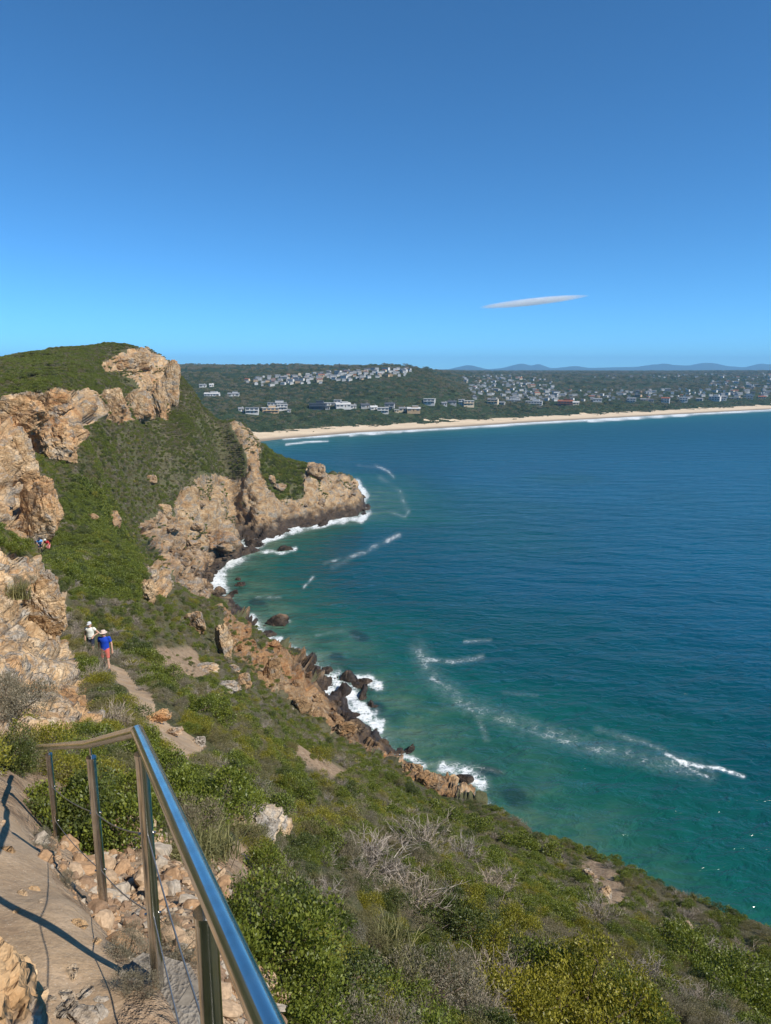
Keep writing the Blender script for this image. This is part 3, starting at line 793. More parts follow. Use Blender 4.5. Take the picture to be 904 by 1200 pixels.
ML = {
 'bright': leaf_material('leaf_bright', (0.065, 0.094, 0.016), (0.217, 0.253, 0.041), (0.24, 0.20, 0.05)),
 'dark': leaf_material('leaf_dark', (0.040, 0.062, 0.018), (0.132, 0.156, 0.044), (0.22, 0.18, 0.05)),
 'heath': leaf_material('leaf_olive', (0.096, 0.096, 0.045), (0.270, 0.242, 0.121), (0.26, 0.21, 0.13), 0.25, 0.6),
 'greygreen': leaf_material('leaf_grey_green', (0.112, 0.106, 0.074), (0.304, 0.272, 0.209), (0.3, 0.26, 0.2), 0.2, 0.65),
 'yellow': leaf_material('leaf_yellow_green', (0.106, 0.113, 0.016), (0.335, 0.312, 0.044), (0.32, 0.24, 0.05)),
 'dry': leaf_material('dry_twig', (0.146, 0.118, 0.099), (0.414, 0.370, 0.330), None, 0.05, 0.8),
 'grass': leaf_material('dry_grass', (0.085, 0.092, 0.034), (0.255, 0.245, 0.115), None, 0.3, 0.7),
}
M_TWIG = plain('twig_bark', (0.12, 0.09, 0.065), 0.9, 0.1, var=.4, vs=20)
def unit(v): return v/(np.linalg.norm(v, axis=-1, keepdims=True)+1e-9)
def leaves(c, d, L, Wd, g, fold=0.25):
    """one small folded rhombic face per leaf"""
    n = len(c)
    side = unit(np.cross(d, g.normal(size=(n, 3))))
    up = np.cross(side, d)
    L = np.broadcast_to(L, n)[:, None]; Wd = np.broadcast_to(Wd, n)[:, None]
    mid = c+d*L*.5+up*L*.10
    v = np.stack([c, mid+side*Wd-up*Wd*fold, c+d*L-up*L*.08, mid-side*Wd-up*Wd*fold], 1).reshape(-1, 3)
    f = np.arange(n*4).reshape(n, 4)
    return v, f
def ribbons(pts, w, g):
    """thin strips along polylines: pts (n, k, 3), width w (n,k)"""
    n, k, _ = pts.shape
    d = unit(np.gradient(pts, axis=1)) if k > 2 else np.repeat(unit(pts[:, 1:]-pts[:, :1]), 2, 1)
    side = unit(np.cross(d, g.normal(size=(n, 1, 3))))
    v = np.stack([pts-side*w[..., None], pts+side*w[..., None]], 2).reshape(-1, 3)
    b = (np.arange(n)*k*2)[:, None]+(np.arange(k-1)*2)[None]
    f = np.stack([b, b+1, b+3, b+2], 2).reshape(-1, 4)
    return v, f
def dome(n, g, lobes=9, H=0.75, flat=1.0):
    cen = g.normal(size=(lobes, 3))*np.array([.48, .48, .0]); cen[:, 2] = g.uniform(.15, .62, lobes)*H
    cen[:, :2] *= np.minimum(1, .72/np.maximum(np.linalg.norm(cen[:, :2], axis=1, keepdims=True), 1e-3))
    rad = g.uniform(.28, .46, lobes)
    k = g.integers(0, lobes, n)
    d = unit(g.normal(size=(n, 3))+np.array([0, 0, .55]))
    p = cen[k]+d*rad[k][:, None]*np.array([1, 1, .85])*(g.uniform(.55, 1.0, n)**.5)[:, None]
    p[:, 2] = np.maximum(p[:, 2], .02)
    # keep tips that are not buried in another lobe
    bur = (np.linalg.norm((p[:, None]-cen[None])/np.array([1, 1, .85]), axis=2) < rad*.62).any(1)
    return p[~bur], d[~bur], cen
def leafy_mesh(name, seed, tips, per, L, mat, aspect=.26, lobes=9, H=.8, upb=.35, spread=.07):
    g = np.random.default_rng(seed)
    p, d, cen = dome(tips, g, lobes, H)
    n = len(p)
    c = np.repeat(p, per, 0)+g.normal(size=(n*per, 3))*spread
    dd = unit(np.repeat(d, per, 0)*.8+g.normal(size=(n*per, 3))*.75+np.array([0, 0, upb]))
    v, f = leaves(c, dd, L*g.uniform(.6, 1.25, n*per), L*aspect*g.uniform(.7, 1.2, n*per), g)
    lv = np.clip(np.repeat(g.uniform(0, .75, n), per)+g.uniform(-.1, .25, n*per), 0, 1)
    me = mesh_np(name, v, f, [mat], False, {'lv': np.repeat(lv, 4)})
    return me, cen
def stem_mesh(name, seed, cen):
    g = np.random.default_rng(seed); mb = MB()
    for c in cen:
        m = c*np.array([.45, .45, .55])+g.normal(size=3)*.05
        mb.tube([(0, 0, -.12), m, c], [.035, .022, .01], 4, False)
        for _ in range(4):
            e = c+unit(g.normal(size=3)+np.array([0, 0, .5]))*g.uniform(.2, .38)
            mb.tube([c, e], [.01, .004], 3, False)
    return mb.mesh(name, M_TWIG)
def dry_mesh(name, seed, n1=22, n2=6, n3=5, w=.0045):
    g = np.random.default_rng(seed)
    a = g.uniform(0, 6.283, n1); e = g.uniform(.25, 1.35, n1)
    d1 = np.stack([np.cos(a)*np.cos(e), np.sin(a)*np.cos(e), np.sin(e)], 1)
    L1 = g.uniform(.45, .75, n1)[:, None]
    b0 = np.zeros((n1, 3)); b0[:, :2] = g.normal(size=(n1, 2))*.06
    segs = [(b0, b0+d1*L1, w*2.6)]
    def grow(b, d, L, n, spread):
        d_ = unit(np.repeat(d, n, 0)+g.normal(size=(len(d)*n, 3))*spread+np.array([0, 0, .12]))
        t_ = g.uniform(.25, 1, (len(d)*n, 1))
        s_ = np.repeat(b, n, 0)+np.repeat(d*L, n, 0)*t_
        L_ = np.repeat(L, n, 0)*g.uniform(.45, .75, (len(d)*n, 1))
        return s_, d_, L_
    b2, d2, L2 = grow(b0, d1, L1, n2, .55); segs.append((b2, b2+d2*L2, w*1.5))
    b3, d3, L3 = grow(b2, d2, L2, n3, .65); segs.append((b3, b3+d3*L3, w))
    V_, F_, A_l, o = [], [], [], 0
    for s0, s1, ww in segs:
        mid = (s0+s1)/2+g.normal(size=s0.shape)*.03
        pts = np.stack([s0, mid, s1], 1); pts[..., 2] = np.maximum(pts[..., 2], -.02)
        v, f = ribbons(pts, np.repeat(np.array([[1, .85, .5]])*ww, len(s0), 0), g)
        V_.append(v); F_.append(f+o); o += len(v); A_l.append(np.repeat(g.uniform(0, 1, len(s0)), 6))
    return mesh_np(name, np.concatenate(V_), np.concatenate(F_), [ML['dry']], False, {'lv': np.concatenate(A_l)})
def grass_mesh(name, seed, n=330, w=.012, mat=None, h=1.0):
    g = np.random.default_rng(seed)
    a = g.uniform(0, 6.283, n); lean = g.uniform(.1, 1.0, n); L = g.uniform(.5, 1.05, n)*h
    b = np.stack([g.normal(size=n)*.25, g.normal(size=n)*.25, np.zeros(n)-.03], 1)
    ss = np.array([0, .4, .75, 1.0])
    dx = np.stack([np.cos(a), np.sin(a)], 1)
    pts = np.zeros((n, 4, 3))
    pts[..., :2] = b[:, None, :2]+dx[:, None]*(lean*L)[:, None, None]*(ss**1.8)[None, :, None]*.85
    pts[..., 2] = b[:, None, 2]+(L*.9)[:, None]*(ss-.45*lean[:, None]*ss**2.4)
    v, f = ribbons(pts, np.repeat(np.array([[1, .9, .6, .12]])*w, n, 0), g)
    return mesh_np(name, v, f, [mat or ML['grass']], False, {'lv': np.repeat(g.uniform(0, 1, n), 8)})

SPEC = {}   # species -> detail level -> list of (foliage mesh, stem mesh or None)
for k, (sp, asp, Ls, upb) in enumerate((('bright', .30, .085, .35), ('dark', .30, .080, .3), ('heath', .13, .085, .8), ('greygreen', .12, .080, .9), ('yellow', .24, .075, .7))):
    SPEC[sp] = {0: [], 1: [], 2: []}
    for q in range(2):
        me, cen = leafy_mesh(sp+'_foliage', 100+k*10+q, 950, 9, Ls*.78, ML[sp], asp, 10, .85, upb)
        SPEC[sp][0].append((me, stem_mesh(sp+'_stem', k*10+q, cen)))
        SPEC[sp][1].append((leafy_mesh(sp+'_clump', 200+k*10+q, 560, 7, Ls*1.0, ML[sp], asp*1.2, 9, .8, upb)[0], None))
    for q in range(2):
        SPEC[sp][2].append((leafy_mesh(sp+'_tuft', 300+k*10+q, 200, 5, Ls*1.8, ML[sp], asp*1.3, 8, .75, upb, .10)[0], None))
SPEC['dry'] = {0: [(dry_mesh('dry_branches', 5), None), (dry_mesh('dry_branches', 6), None)], 1: [(dry_mesh('dry_clump', 7, 16, 5, 5, .008), None)], 2: [(dry_mesh('dry_tuft', 8, 9, 4, 4, .02), None)]}
SPEC['grass'] = {0: [(grass_mesh('grass_blades', 9), None), (grass_mesh('grass_blades', 10), None)], 1: [(grass_mesh('grass_clump', 11, 200, .02), None)], 2: [(grass_mesh('grass_tuft', 12, 90, .045), None)]}

# ------------------------------------------------------------------ where plants grow
BRIGHT = [((40,110), [(38,640),(100,622),(150,640),(170,690),(150,706),(90,690),(52,665)]), ((60,320),[(310,515),(345,530),(366,548),(352,580),(325,588),(304,552)]),
          ((60,200),[(60,600),(90,560),(140,600),(150,640),(100,625)])]
areaV = np.zeros(TX.shape)
e1 = np.linalg.norm(np.diff(V, axis=0), axis=2); e2 = np.linalg.norm(np.diff(V, axis=1), axis=2)
areaV[:-1, :-1] = e1[:, :-1]*e2[:-1]
veg_ok = (rk < .25) & (pm < .25) & (V[..., 2] > 2.5) & (np.abs(TA) < R(42)) & (TR > 3.0) & insL
tuftn = fbm(np.stack([TX.ravel()/5, TY.ravel()/5, TZ.ravel()/5], 1), 3, 205).reshape(TX.shape)
veg_ok |= (rk >= .25) & (pm < .25) & (V[..., 2] > 7) & (np.abs(TA) < R(42)) & insL & (TR > 12) & (tuftn > .46) & (region != 3) & (region != 9)
veg_ok &= ~((bare > .3) & (TR < 8))
veg_ok &= ~((bare > .5) & (rng.random(bare.shape) < .86))
dens = np.where(TR < 28, 2.3, np.where(TR < 125, 1.25, 1.45))
dens = np.where(TR > 345, 0.15, dens)
wv = (areaV*dens*veg_ok).ravel()
ntot = int(wv.sum())
pick = rng.choice(len(wv), ntot, p=wv/wv.sum())
pp = flat[pick]+np.stack([rng.normal(size=ntot)*.15, rng.normal(size=ntot)*.15, np.zeros(ntot)], 1)*np.minimum(1, rr[pick]/30)[:, None]
ppx, ppy, ptt = to_px(pp[:, 0], pp[:, 1], pp[:, 2])
m1 = fbm(np.stack([pp[:, 0]/6, pp[:, 1]/6, 0*ptt], 1), 3, 201)
m2 = fbm(np.stack([pp[:, 0]/9, pp[:, 1]/9, 0*ptt+5], 1), 3, 202)
m3 = vnoise(np.stack([pp[:, 0]/3.2, pp[:, 1]/3.2, 0*ptt+8], 1), 203)
u = rng.random(ntot)
names = ['bright', 'dark', 'heath', 'greygreen', 'yellow', 'dry', 'grass']
near = ptt < 125
wts = np.stack([np.where(near, .18, .22)+.9*np.clip(m1-.12, 0, 1), np.where(near, .08, .10)+.45*np.clip(m2-.1, 0, 1), np.where(near, .36, .46)+.3*np.clip(-m1, 0, 1),
                np.where(near, .48, .28)+.4*np.clip(-m2, 0, 1), np.where(near, np.where(ptt < 45, .13, .05), .015)+.45*np.clip(m3-.35, 0, 1)*near, np.where(near, .12, .12)+.8*np.clip(-m3-.28, 0, 1)*near, np.where(near, .24, .05)+0*u], 1)
br = np.zeros(ntot, bool)
for (t0, t1), poly in BRIGHT: br |= in_poly(ppx, ppy, poly) & (ptt > t0) & (ptt < t1)
wts[br] = [1.3, .7, .15, .08, .12, .05, .02]
wts = wts/wts.sum(1, keepdims=True)
spi = (wts.cumsum(1) < u[:, None]).sum(1).clip(0, 6)
sz = rng.uniform(.34, .80, ntot)*np.where(near, np.where(ptt < 14, .58, .80), 1.0)
sz = sz*np.where(spi == 6, .75, 1.0)*np.where((spi == 2) | (spi == 3), .85, 1.0)*np.where(br, 1.7, 1)*np.where(spi == 0, 1.12, 1)
sz *= 1-.55*(bare.ravel()[pick] > .4)
sz *= np.where(rk.ravel()[pick] > .3, .7, 1)
# low plants beside the path
dpath = blur(pathm.astype(float), 10).ravel()[pick]
sz *= np.where(dpath > .03, .6, 1)

HAND = [  # single shrubs that stand out: pixel of the foot, species, radius in metres
 (92,985,'dark',.52,4,9),(128,990,'bright',.50,4,9),(70,960,'bright',.42,4,9),(140,950,'bright',.45,5,10),(232,958,'bright',.62,6,14),(268,950,'bright',.66,6,14),(246,930,'bright',.55,6,14),(300,945,'bright',.5,6,16),
 (318,1130,'bright',.40,3,8),(350,1115,'bright',.34,4,9),(300,1095,'dark',.30,4,8),(340,1150,'dark',.30,3,8),(390,1150,'yellow',.34,4,9),(395,1190,'bright',.34,4,9),(350,1200,'bright',.28,3,7),
 (610,1195,'yellow',1.0,8,16),(690,1200,'yellow',1.15,8,16),(655,1180,'bright',.9,8,18),(735,1190,'yellow',.8,8,18),(740,1200,'bright',.8,8,18),(560,1115,'yellow',.85,10,18),(525,1100,'dark',.8,10,18),(600,1100,'yellow',.7,10,20),
 (435,1020,'dry',1.2,14,30),(545,1010,'dry',1.5,18,40),(495,1000,'dry',1.4,18,40),(580,1050,'dry',1.3,14,34),(860,1140,'dry',1.6,14,34),(830,1120,'dry',1.5,14,34),(700,1080,'dry',1.2,14,34),(480,1065,'dry',1.1,12,28),
 (800,1130,'bright',1.3,14,34),(830,1150,'bright',1.35,12,30),(780,1110,'bright',1.2,14,34),(870,1185,'bright',1.3,10,26),(895,1170,'bright',1.2,10,26),(820,1090,'bright',1.2,14,40),
 (455,1118,'grass',.7,8,18),(465,1160,'grass',.7,6,14),(225,1010,'grass',.42,5,10),(250,1000,'grass',.4,5,10),
 (375,890,'yellow',1.1,30,60),(610,1000,'bright',1.5,30,60),(640,1010,'bright',1.4,30,60),(560,975,'bright',1.6,30,60),(520,960,'bright',1.5,30,60),(620,1170,'dark',.7,8,16),
 (500,1185,'greygreen',.75,6,14),(540,1195,'greygreen',.7,6,14),(585,1160,'dry',.8,8,16),(760,1160,'dry',1.0,10,24),(560,1190,'dry',.6,6,14),
 (160,1160,'greygreen',.10,2,5),(205,1125,'greygreen',.14,2,5),(200,1105,'greygreen',.12,2,5),(55,1000,'greygreen',.11,3,6),(48,985,'greygreen',.09,3,7),(75,1035,'greygreen',.07,2,6),(150,1120,'greygreen',.13,2,5),
 (170,780,'bright',1.0,25,50),(190,800,'bright',.9,22,45),(160,770,'dark',1.0,25,50),(225,840,'bright',1.0,18,40),(250,850,'bright',1.0,18,40),(105,700,'bright',1.1,35,60),(110,780,'greygreen',.7,20,40),(112,800,'dry',.7,18,36),
 (12,845,'greygreen',.7,8,20),(8,825,'greygreen',.6,8,20),(30,690,'greygreen',.7,25,45),(22,700,'grass',.8,25,45),
]
ind = []   # individuals: x, y, z, species, radius, depth
for px, py, sp, rad, t0, t1 in HAND:
    q = ground(px, py, t0, t1); _, _, t = to_px(q[0], q[1], q[2])
    if any(in_poly(np.array([px+dx*rad*FPX/t]), np.array([py-fh*rad*FPX/t]), PATHS[0][1])[0] for fh in (0, .4, .8) for dx in (-.6, 0, .6)): continue
    ind.append((q[0], q[1], q[2], sp, rad, float(t)))
hx = np.array([(q[0], q[1], q[4]) for q in ind])
clear = np.ones(ntot, bool)
for x, y, r_ in hx:
    clear &= np.hypot(pp[:, 0]-x, pp[:, 1]-y) > r_*.85
# the footpath stays open: nothing tall grows where it would close the view along it
for (t0, t1), poly in PATHS[:2]:
    for fh, dx in ((0, 0), (.35, 0), (.7, 0), (1.0, 0), (.5, .7), (.5, -.7)):
        hit = in_poly(ppx+dx*sz*FPX/np.maximum(ptt, 1), ppy-fh*sz*.8*FPX/np.maximum(ptt, 1), poly) & (ptt > t0*.6) & (ptt < t1*1.05)
        clear &= ~hit
for mx_, my_, mw, mh, mt in ((118, 760, 15, 26, 45), (52, 640, 12, 9, 95)):      # open ground round the walkers
    for fh in (0, .5, 1.0):
        clear &= ~((np.abs(ppx-mx_) < mw) & (np.abs(ppy-fh*sz*.8*FPX/np.maximum(ptt, 1)-my_) < mh) & (ptt < mt) & (ptt > 10))
clear &= ~(br & (rng.random(ntot) < .45))
vis = clear & (ppx > -40) & (ppx < 944) & (ppy < 1260) & (ptt > 3)
app = np.where(vis, sz*FPX/ptt, -1)
order = np.argsort(-app)
first = order[:300-len(ind)]
for i in first: ind.append((*pp[i], names[spi[i]], float(sz[i]), float(ptt[i])))
rest = clear.copy(); rest[first] = False
ZONE = lambda x, y, z, t: ('below the steel handrail' if t < 7.5 else ('on the steep slope under the handrail' if t < 17 else ('on the open slope above the sea' if x > -.12*y else 'along the sandy footpath')))
LOOK = {'bright': ('leafy_shrub', 'bright green rounded leafy shrub'), 'dark': ('leafy_shrub', 'dark green dense leafy shrub'), 'heath': ('heath_shrub', 'olive green fine-leaved heath shrub'),
        'greygreen': ('heath_shrub', 'grey-green wispy low shrub'), 'yellow': ('leafy_shrub', 'yellow-green upright leafy shrub'), 'dry': ('dry_shrub', 'grey leafless twiggy shrub'), 'grass': ('grass_tuft', 'straw-coloured arching grass tuft')}
for i, (x, y, z, sp, rad, t) in enumerate(ind):
    lod = 0 if t < 45 else 1
    opts = SPEC[sp][lod]
    fol, stem = opts[i % len(opts)]
    nm, look = LOOK[sp]
    lab = ('small ' if rad < .42 else ('large ' if rad > .78 else 'mid-sized '))+look+' '+ZONE(x, y, z, t)
    o = bpy.data.objects.new(nm, None if stem else fol)
    C.objects.link(o)
    o.location = (x, y, z-.05*rad)
    o.rotation_euler = (rng.normal()*.08+.10, rng.normal()*.08, rng.uniform(0, 6.28))
    o.scale = (rad, rad, rad*rng.uniform(.85, 1.15))
    tag(o, lab, 'grass' if sp == 'grass' else 'shrub', lab.replace('shrub', 'shrubs').replace('tuft', 'tufts'))
    if stem:
        for pn, pmh in (('foliage', fol), ('stem', stem)):
            c = bpy.data.objects.new(pn, pmh); C.objects.link(c); c.parent = o

def scatter(name, meshes, pos, rot, scl, idx, label):
    """one uncountable mass: instances of small meshes on points"""
    n = len(pos)
    me = bpy.data.meshes.new(name+'_points')
    me.vertices.add(n); me.vertices.foreach_set('co', np.asarray(pos, np.float32).ravel())
    a = me.attributes.new('yaw', 'FLOAT', 'POINT'); a.data.foreach_set('value', np.asarray(rot, np.float32))
    a = me.attributes.new('size', 'FLOAT', 'POINT'); a.data.foreach_set('value', np.asarray(scl, np.float32))
    a = me.attributes.new('pick', 'INT', 'POINT'); a.data.foreach_set('value', np.asarray(idx, np.int32))
    o = link(name, me, None, label, None, None, 'stuff')
    ng = bpy.data.node_groups.new(name, 'GeometryNodeTree')
    ng.interface.new_socket('Geometry', in_out='INPUT', socket_type='NodeSocketGeometry')
    ng.interface.new_socket('Geometry', in_out='OUTPUT', socket_type='NodeSocketGeometry')
    N_ = ng.nodes.new; Lk = ng.links.new
    gi, go = N_('NodeGroupInput'), N_('NodeGroupOutput')
    inst = N_('GeometryNodeInstanceOnPoints')
    Lk(gi.outputs[0], inst.inputs['Points'])
    join = N_('GeometryNodeJoinGeometry')
    for m in reversed(meshes):
        src = bpy.data.objects.new(name+'_source', m)      # never linked to the scene: only its mesh is used
        oi = N_('GeometryNodeObjectInfo'); oi.inputs['Object'].default_value = src; oi.inputs['As Instance'].default_value = True
        Lk(oi.outputs['Geometry'], join.inputs[0])
    Lk(join.outputs[0], inst.inputs['Instance'])
    inst.inputs['Pick Instance'].default_value = True
    def at(nm, ty):
        q = N_('GeometryNodeInputNamedAttribute'); q.data_type = ty; q.inputs['Name'].default_value = nm; return q.outputs['Attribute']
    Lk(at('pick', 'INT'), inst.inputs['Instance Index'])
    cx = N_('ShaderNodeCombineXYZ'); Lk(at('yaw', 'FLOAT'), cx.inputs[2])
    er = N_('FunctionNodeEulerToRotation'); Lk(cx.outputs[0], er.inputs[0])
    Lk(er.outputs[0], inst.inputs['Rotation'])
    Lk(at('size', 'FLOAT'), inst.inputs['Scale'])
    Lk(inst.outputs[0], go.inputs[0])
    md = o.modifiers.new('scatter', 'NODES'); md.node_group = ng
    return o
for lod, lo, hi, nm, lab in ((0, 0, 32, 'undergrowth', 'mixed low undergrowth between the shrubs near the handrail'), (1, 32, 125, 'slope_scrub', 'mixed green and grey scrub on the slope by the footpath'), (2, 125, 600, 'headland_scrub', 'dense dark green scrub cloaking the headland')):
    meshes, base = [], {}
    for s_ in names:
        base[s_] = (len(meshes), len(SPEC[s_][lod])); meshes += [q[0] for q in SPEC[s_][lod]]
    k = np.where(rest & (ptt > lo) & (ptt <= hi))[0]
    idx = np.array([base[names[spi[i]]][0]+i % base[names[spi[i]]][1] for i in k])
    scatter(nm, meshes, pp[k]-np.array([0, 0, .05]), rng.uniform(0, 6.28, len(k)), sz[k], idx, lab)
print('plants', ntot, len(ind))

# ------------------------------------------------------------------ boulders and outcrops
def boulder_mesh(name, seed, cuts=13, sub=4, boxy=0.0, mat=None, rough=.05):
    g = np.random.default_rng(seed)
    bm = bmesh.new(); bmesh.ops.create_icosphere(bm, subdivisions=sub, radius=1.0)
    me = bpy.data.meshes.new(name); bm.to_mesh(me); bm.free()
    v = np.empty(len(me.vertices)*3, np.float32); me.vertices.foreach_get('co', v); v = v.reshape(-1, 3).astype(float)
    if boxy: v = v/(np.abs(v)**(2+6*boxy)).sum(1, keepdims=True)**(1/(2+6*boxy))
    for c in range(cuts):
        n = unit(g.normal(size=3)*np.array([1, 1, .8])); d = g.uniform(.55, .88)*(1+.25*boxy)
        k = v@n-d
        v -= np.where(k > 0, k, 0)[:, None]*n*.96
    nn = unit(v)
    M3 = np.linalg.qr(g.normal(size=(3, 3)))[0] if not boxy else np.array([[.8, 0, .6], [0, 1, 0], [-.6, 0, .8]])
    for L, amp in ((.9, .20), (.36, .11), (.15, .05)):
        q0 = (v+seed*1.37)@M3.T/L
        wq = q0+.22*np.stack([vnoise(q0*.9, seed+1), vnoise(q0*.9, seed+2), vnoise(q0*.9, seed+3)], 1)
        w_, e_, tx, saw = blocks(wq*np.array([.9, .9, 1.7]), seed+9)
        v = v+nn*(amp*((w_-.5)*.8+tx*.9+saw*.35-.30*np.exp(-(e_/.06)**2)+.25*(1-2*np.abs(vnoise(q0*1.2, seed+4)))))[:, None]
    v += nn*(rough*fbm(v*3+seed, 4, seed))[:, None]
    me.vertices.foreach_set('co', v.astype(np.float32).ravel())
    me.polygons.foreach_set('use_smooth', np.ones(len(me.polygons), bool))
    me.set_sharp_from_angle(angle=R(38))
    me.materials.append(mat or M_BOULD); me.update()
    return me
BOUL = [boulder_mesh('boulder', 400+k) for k in range(6)]
BLOC = [boulder_mesh('rock_block', 420+k, 9, 5, .45, M_ROCK, .045) for k in range(5)]
GREYB = [boulder_mesh('cliff_rock', 425+k, 9, 5, .45, M_ROCKG, .045) for k in range(2)]
DARKB = [boulder_mesh('ledge_rock', 430+k, 11, 5, .35, M_ROCKD, .05) for k in range(3)]
PALE = [boulder_mesh('pale_rock', 440+k, 12, 5, .2, M_ROCKP, .07) for k in range(3)]
NEARR = [boulder_mesh('near_rock', 450+k, 12, 5, .2, M_ROCKN, .07) for k in range(3)]
def rock(name, mesh, loc, scl, label, group=None, rot=None, cat='rock'):
    o = link(name, mesh, None, label, cat, group)
    o.location = loc; o.scale = scl
    o.rotation_euler = rot if rot is not None else (rng.normal()*.25, rng.normal()*.25, rng.uniform(0, 6.28))
    return o
# rocks standing in the water, pixel of the waterline in front of them and width in pixels
for px, py, w, h, lab in [(332,646,24,.34,'low dark rock awash just off the brown sea cliff'),(281,687,15,.5,'small dark rock in the shallows, outermost of the cove'),(273,697,17,.45,'flat dark rock in the foam of the cove'),
   (279,680,9,.5,'tiny dark rock behind the flat rock in the cove'),(256,693,14,.5,'dark rock at the foot of the tumbled shore'),(324,735,32,.5,'brown rock mass standing off the orange ledges'),(315,747,20,.5,'dark rock beside the brown rock mass off the ledges'),
   (382,790,20,.55,'rounded dark rock at the tip of the orange ledges'),(426,803,22,.35,'low black rock ringed by foam off the ledges'),(366,778,16,.5,'dark wet rock between the ledges and the water'),(438,830,13,.22,'small half-sunk rock off the dark ledges'),(543,920,32,.45,'dark rock ringed by white foam off the point'),
   (268,642,20,.6,'dark boulder at the edge of the headland foam'),(300,641,26,.5,'long dark rock below the big brown boulder')]:
    q = on_z(px, py); t = to_px(*q)[2]; r_ = w*t/FPX/2
    rock('sea_rock', BOUL[int(px) % 6], (q[0], q[1]+r_*.7, -.15*r_), (r_, r_*.9, r_*h*1.5), lab)
# big single rocks on land: pixel of the foot, width and height in pixels
for px, py, w, h, t0, t1, kind, lab in [
   (258,648,46,28,180,280,'b','big brown boulder beside the cove below the sea cliff'),(214,664,30,22,150,240,'b','wedge-shaped dark boulder among the tumbled shore rocks'),(190,606,24,14,150,240,'g','dark overhanging ledge at the upper end of the tumbled shore'),
   (178,566,15,11,150,240,'b','lone pale boulder halfway up the green headland slope'),(131,620,20,24,110,190,'b','rounded tan boulder at the foot of the green slope'),(104,612,18,10,110,190,'b','flat slab beside the rounded tan boulder'),
   (228,742,27,24,60,120,'c','upright orange boulder in shrubs above the ledges'),(176,684,30,22,60,125,'p','grey broken crag on the slope above the cove'),(172,704,26,26,60,125,'c','orange rock below the grey crag'),
   (275,788,13,9,40,110,'p','small white rock above the orange ledges'),(265,812,28,14,40,90,'p','grey flat rock beside the orange crevice on the slope'),(286,806,16,18,50,110,'c','tan rock beside the grey flat rock'),(240,786,30,8,40,90,'p','long pale slab lying along the slope'),
   (262,770,18,40,70,150,'c','tall orange slab leaning over the ledges'),(320,800,20,34,80,150,'d','jagged brown pinnacle above the dark ledges'),(356,838,22,22,80,150,'d','rust-coloured crag above the wet ledges'),(404,866,30,20,80,140,'d','dark ledge rock between the crags and the foam'),(505,930,32,20,70,130,'d','sharp dark rock on the point'),(482,912,24,16,70,130,'c','pale brown rock beside the sharp dark rock on the point'),
   (692,1034,18,16,30,60,'p','pale rock on the bare patch at the cliff edge'),(708,1050,16,12,30,60,'p','small stone block on the bare patch'),(236,873,16,12,10,30,'p','pale rock at the end of the visible footpath'),(183,848,26,13,14,34,'n','grey ledge crossing the footpath'),(203,862,20,8,12,30,'n','flat stone step in the footpath'),
   (300,988,70,34,9,18,'p','broad pale rock in shrubs under the handrail'),(276,975,36,24,9,18,'p','cracked pale rock leaning on the broad one'),(325,985,40,26,9,18,'p','pale rock end half buried in grey shrubs'),
   (57,536,62,46,110,150,'c','massive tan block under the hilltop band of rock'),(22,500,52,40,110,150,'c','square orange block above the tall rock wall'),(55,488,44,30,120,170,'c','weathered ledge block above the massive tan block'),(132,490,30,36,150,215,'c','grey buttress in the band below the hilltop'),(158,490,34,32,190,260,'c','squat grey crag left of the summit pillars'),
   (184,488,24,44,220,300,'c','grey summit pillar split by a dark gully'),(198,470,20,48,230,300,'c','pale pillar at the very edge of the summit cliff'),(140,434,36,18,220,290,'c','orange crag just under the hilltop'),(162,428,26,18,230,300,'c','yellowish crag beside the orange one under the hilltop'),
   (44,634,44,78,70,110,'c','bulging rock buttress above the distant hikers'),(22,556,36,50,80,115,'c','weathered head of the rock wall'),(52,622,30,58,70,110,'c','right-hand shoulder of the rock buttress'),
   (372,560,24,18,285,330,'b','round boulder below the ragged crest'),(318,566,12,10,270,310,'b','small round boulder beside the bright green gully'),(327,574,16,9,270,310,'b','long boulder under the small round one'),
   (50,740,40,70,24,40,'n','pillar-like end of the low rock face'),(30,885,60,40,7,14,'n','reddish rock just beyond the handrail')]:
    q = ground(px, py, t0, t1); t = to_px(*q)[2]
    sx, sz_ = w*t/FPX/2, h*t/FPX/2
    arr = {'g': GREYB, 'd': DARKB, 'b': BOUL, 'c': BLOC, 'p': PALE, 'n': NEARR}[kind]
    flatk = .62 if kind in 'cndg' else 1.0
    rock('rock_outcrop' if kind in 'cndg' else 'boulder', arr[int(px*3+py) % len(arr)], (q[0], q[1]+sx*(.55 if kind in 'cndg' else .2), q[2]+sz_*.72), (sx*1.08, max(sx, sz_*.6)*flatk, sz_*1.12), lab,
         rot=(rng.normal()*.08-.08, rng.normal()*.12, rng.normal()*.35))
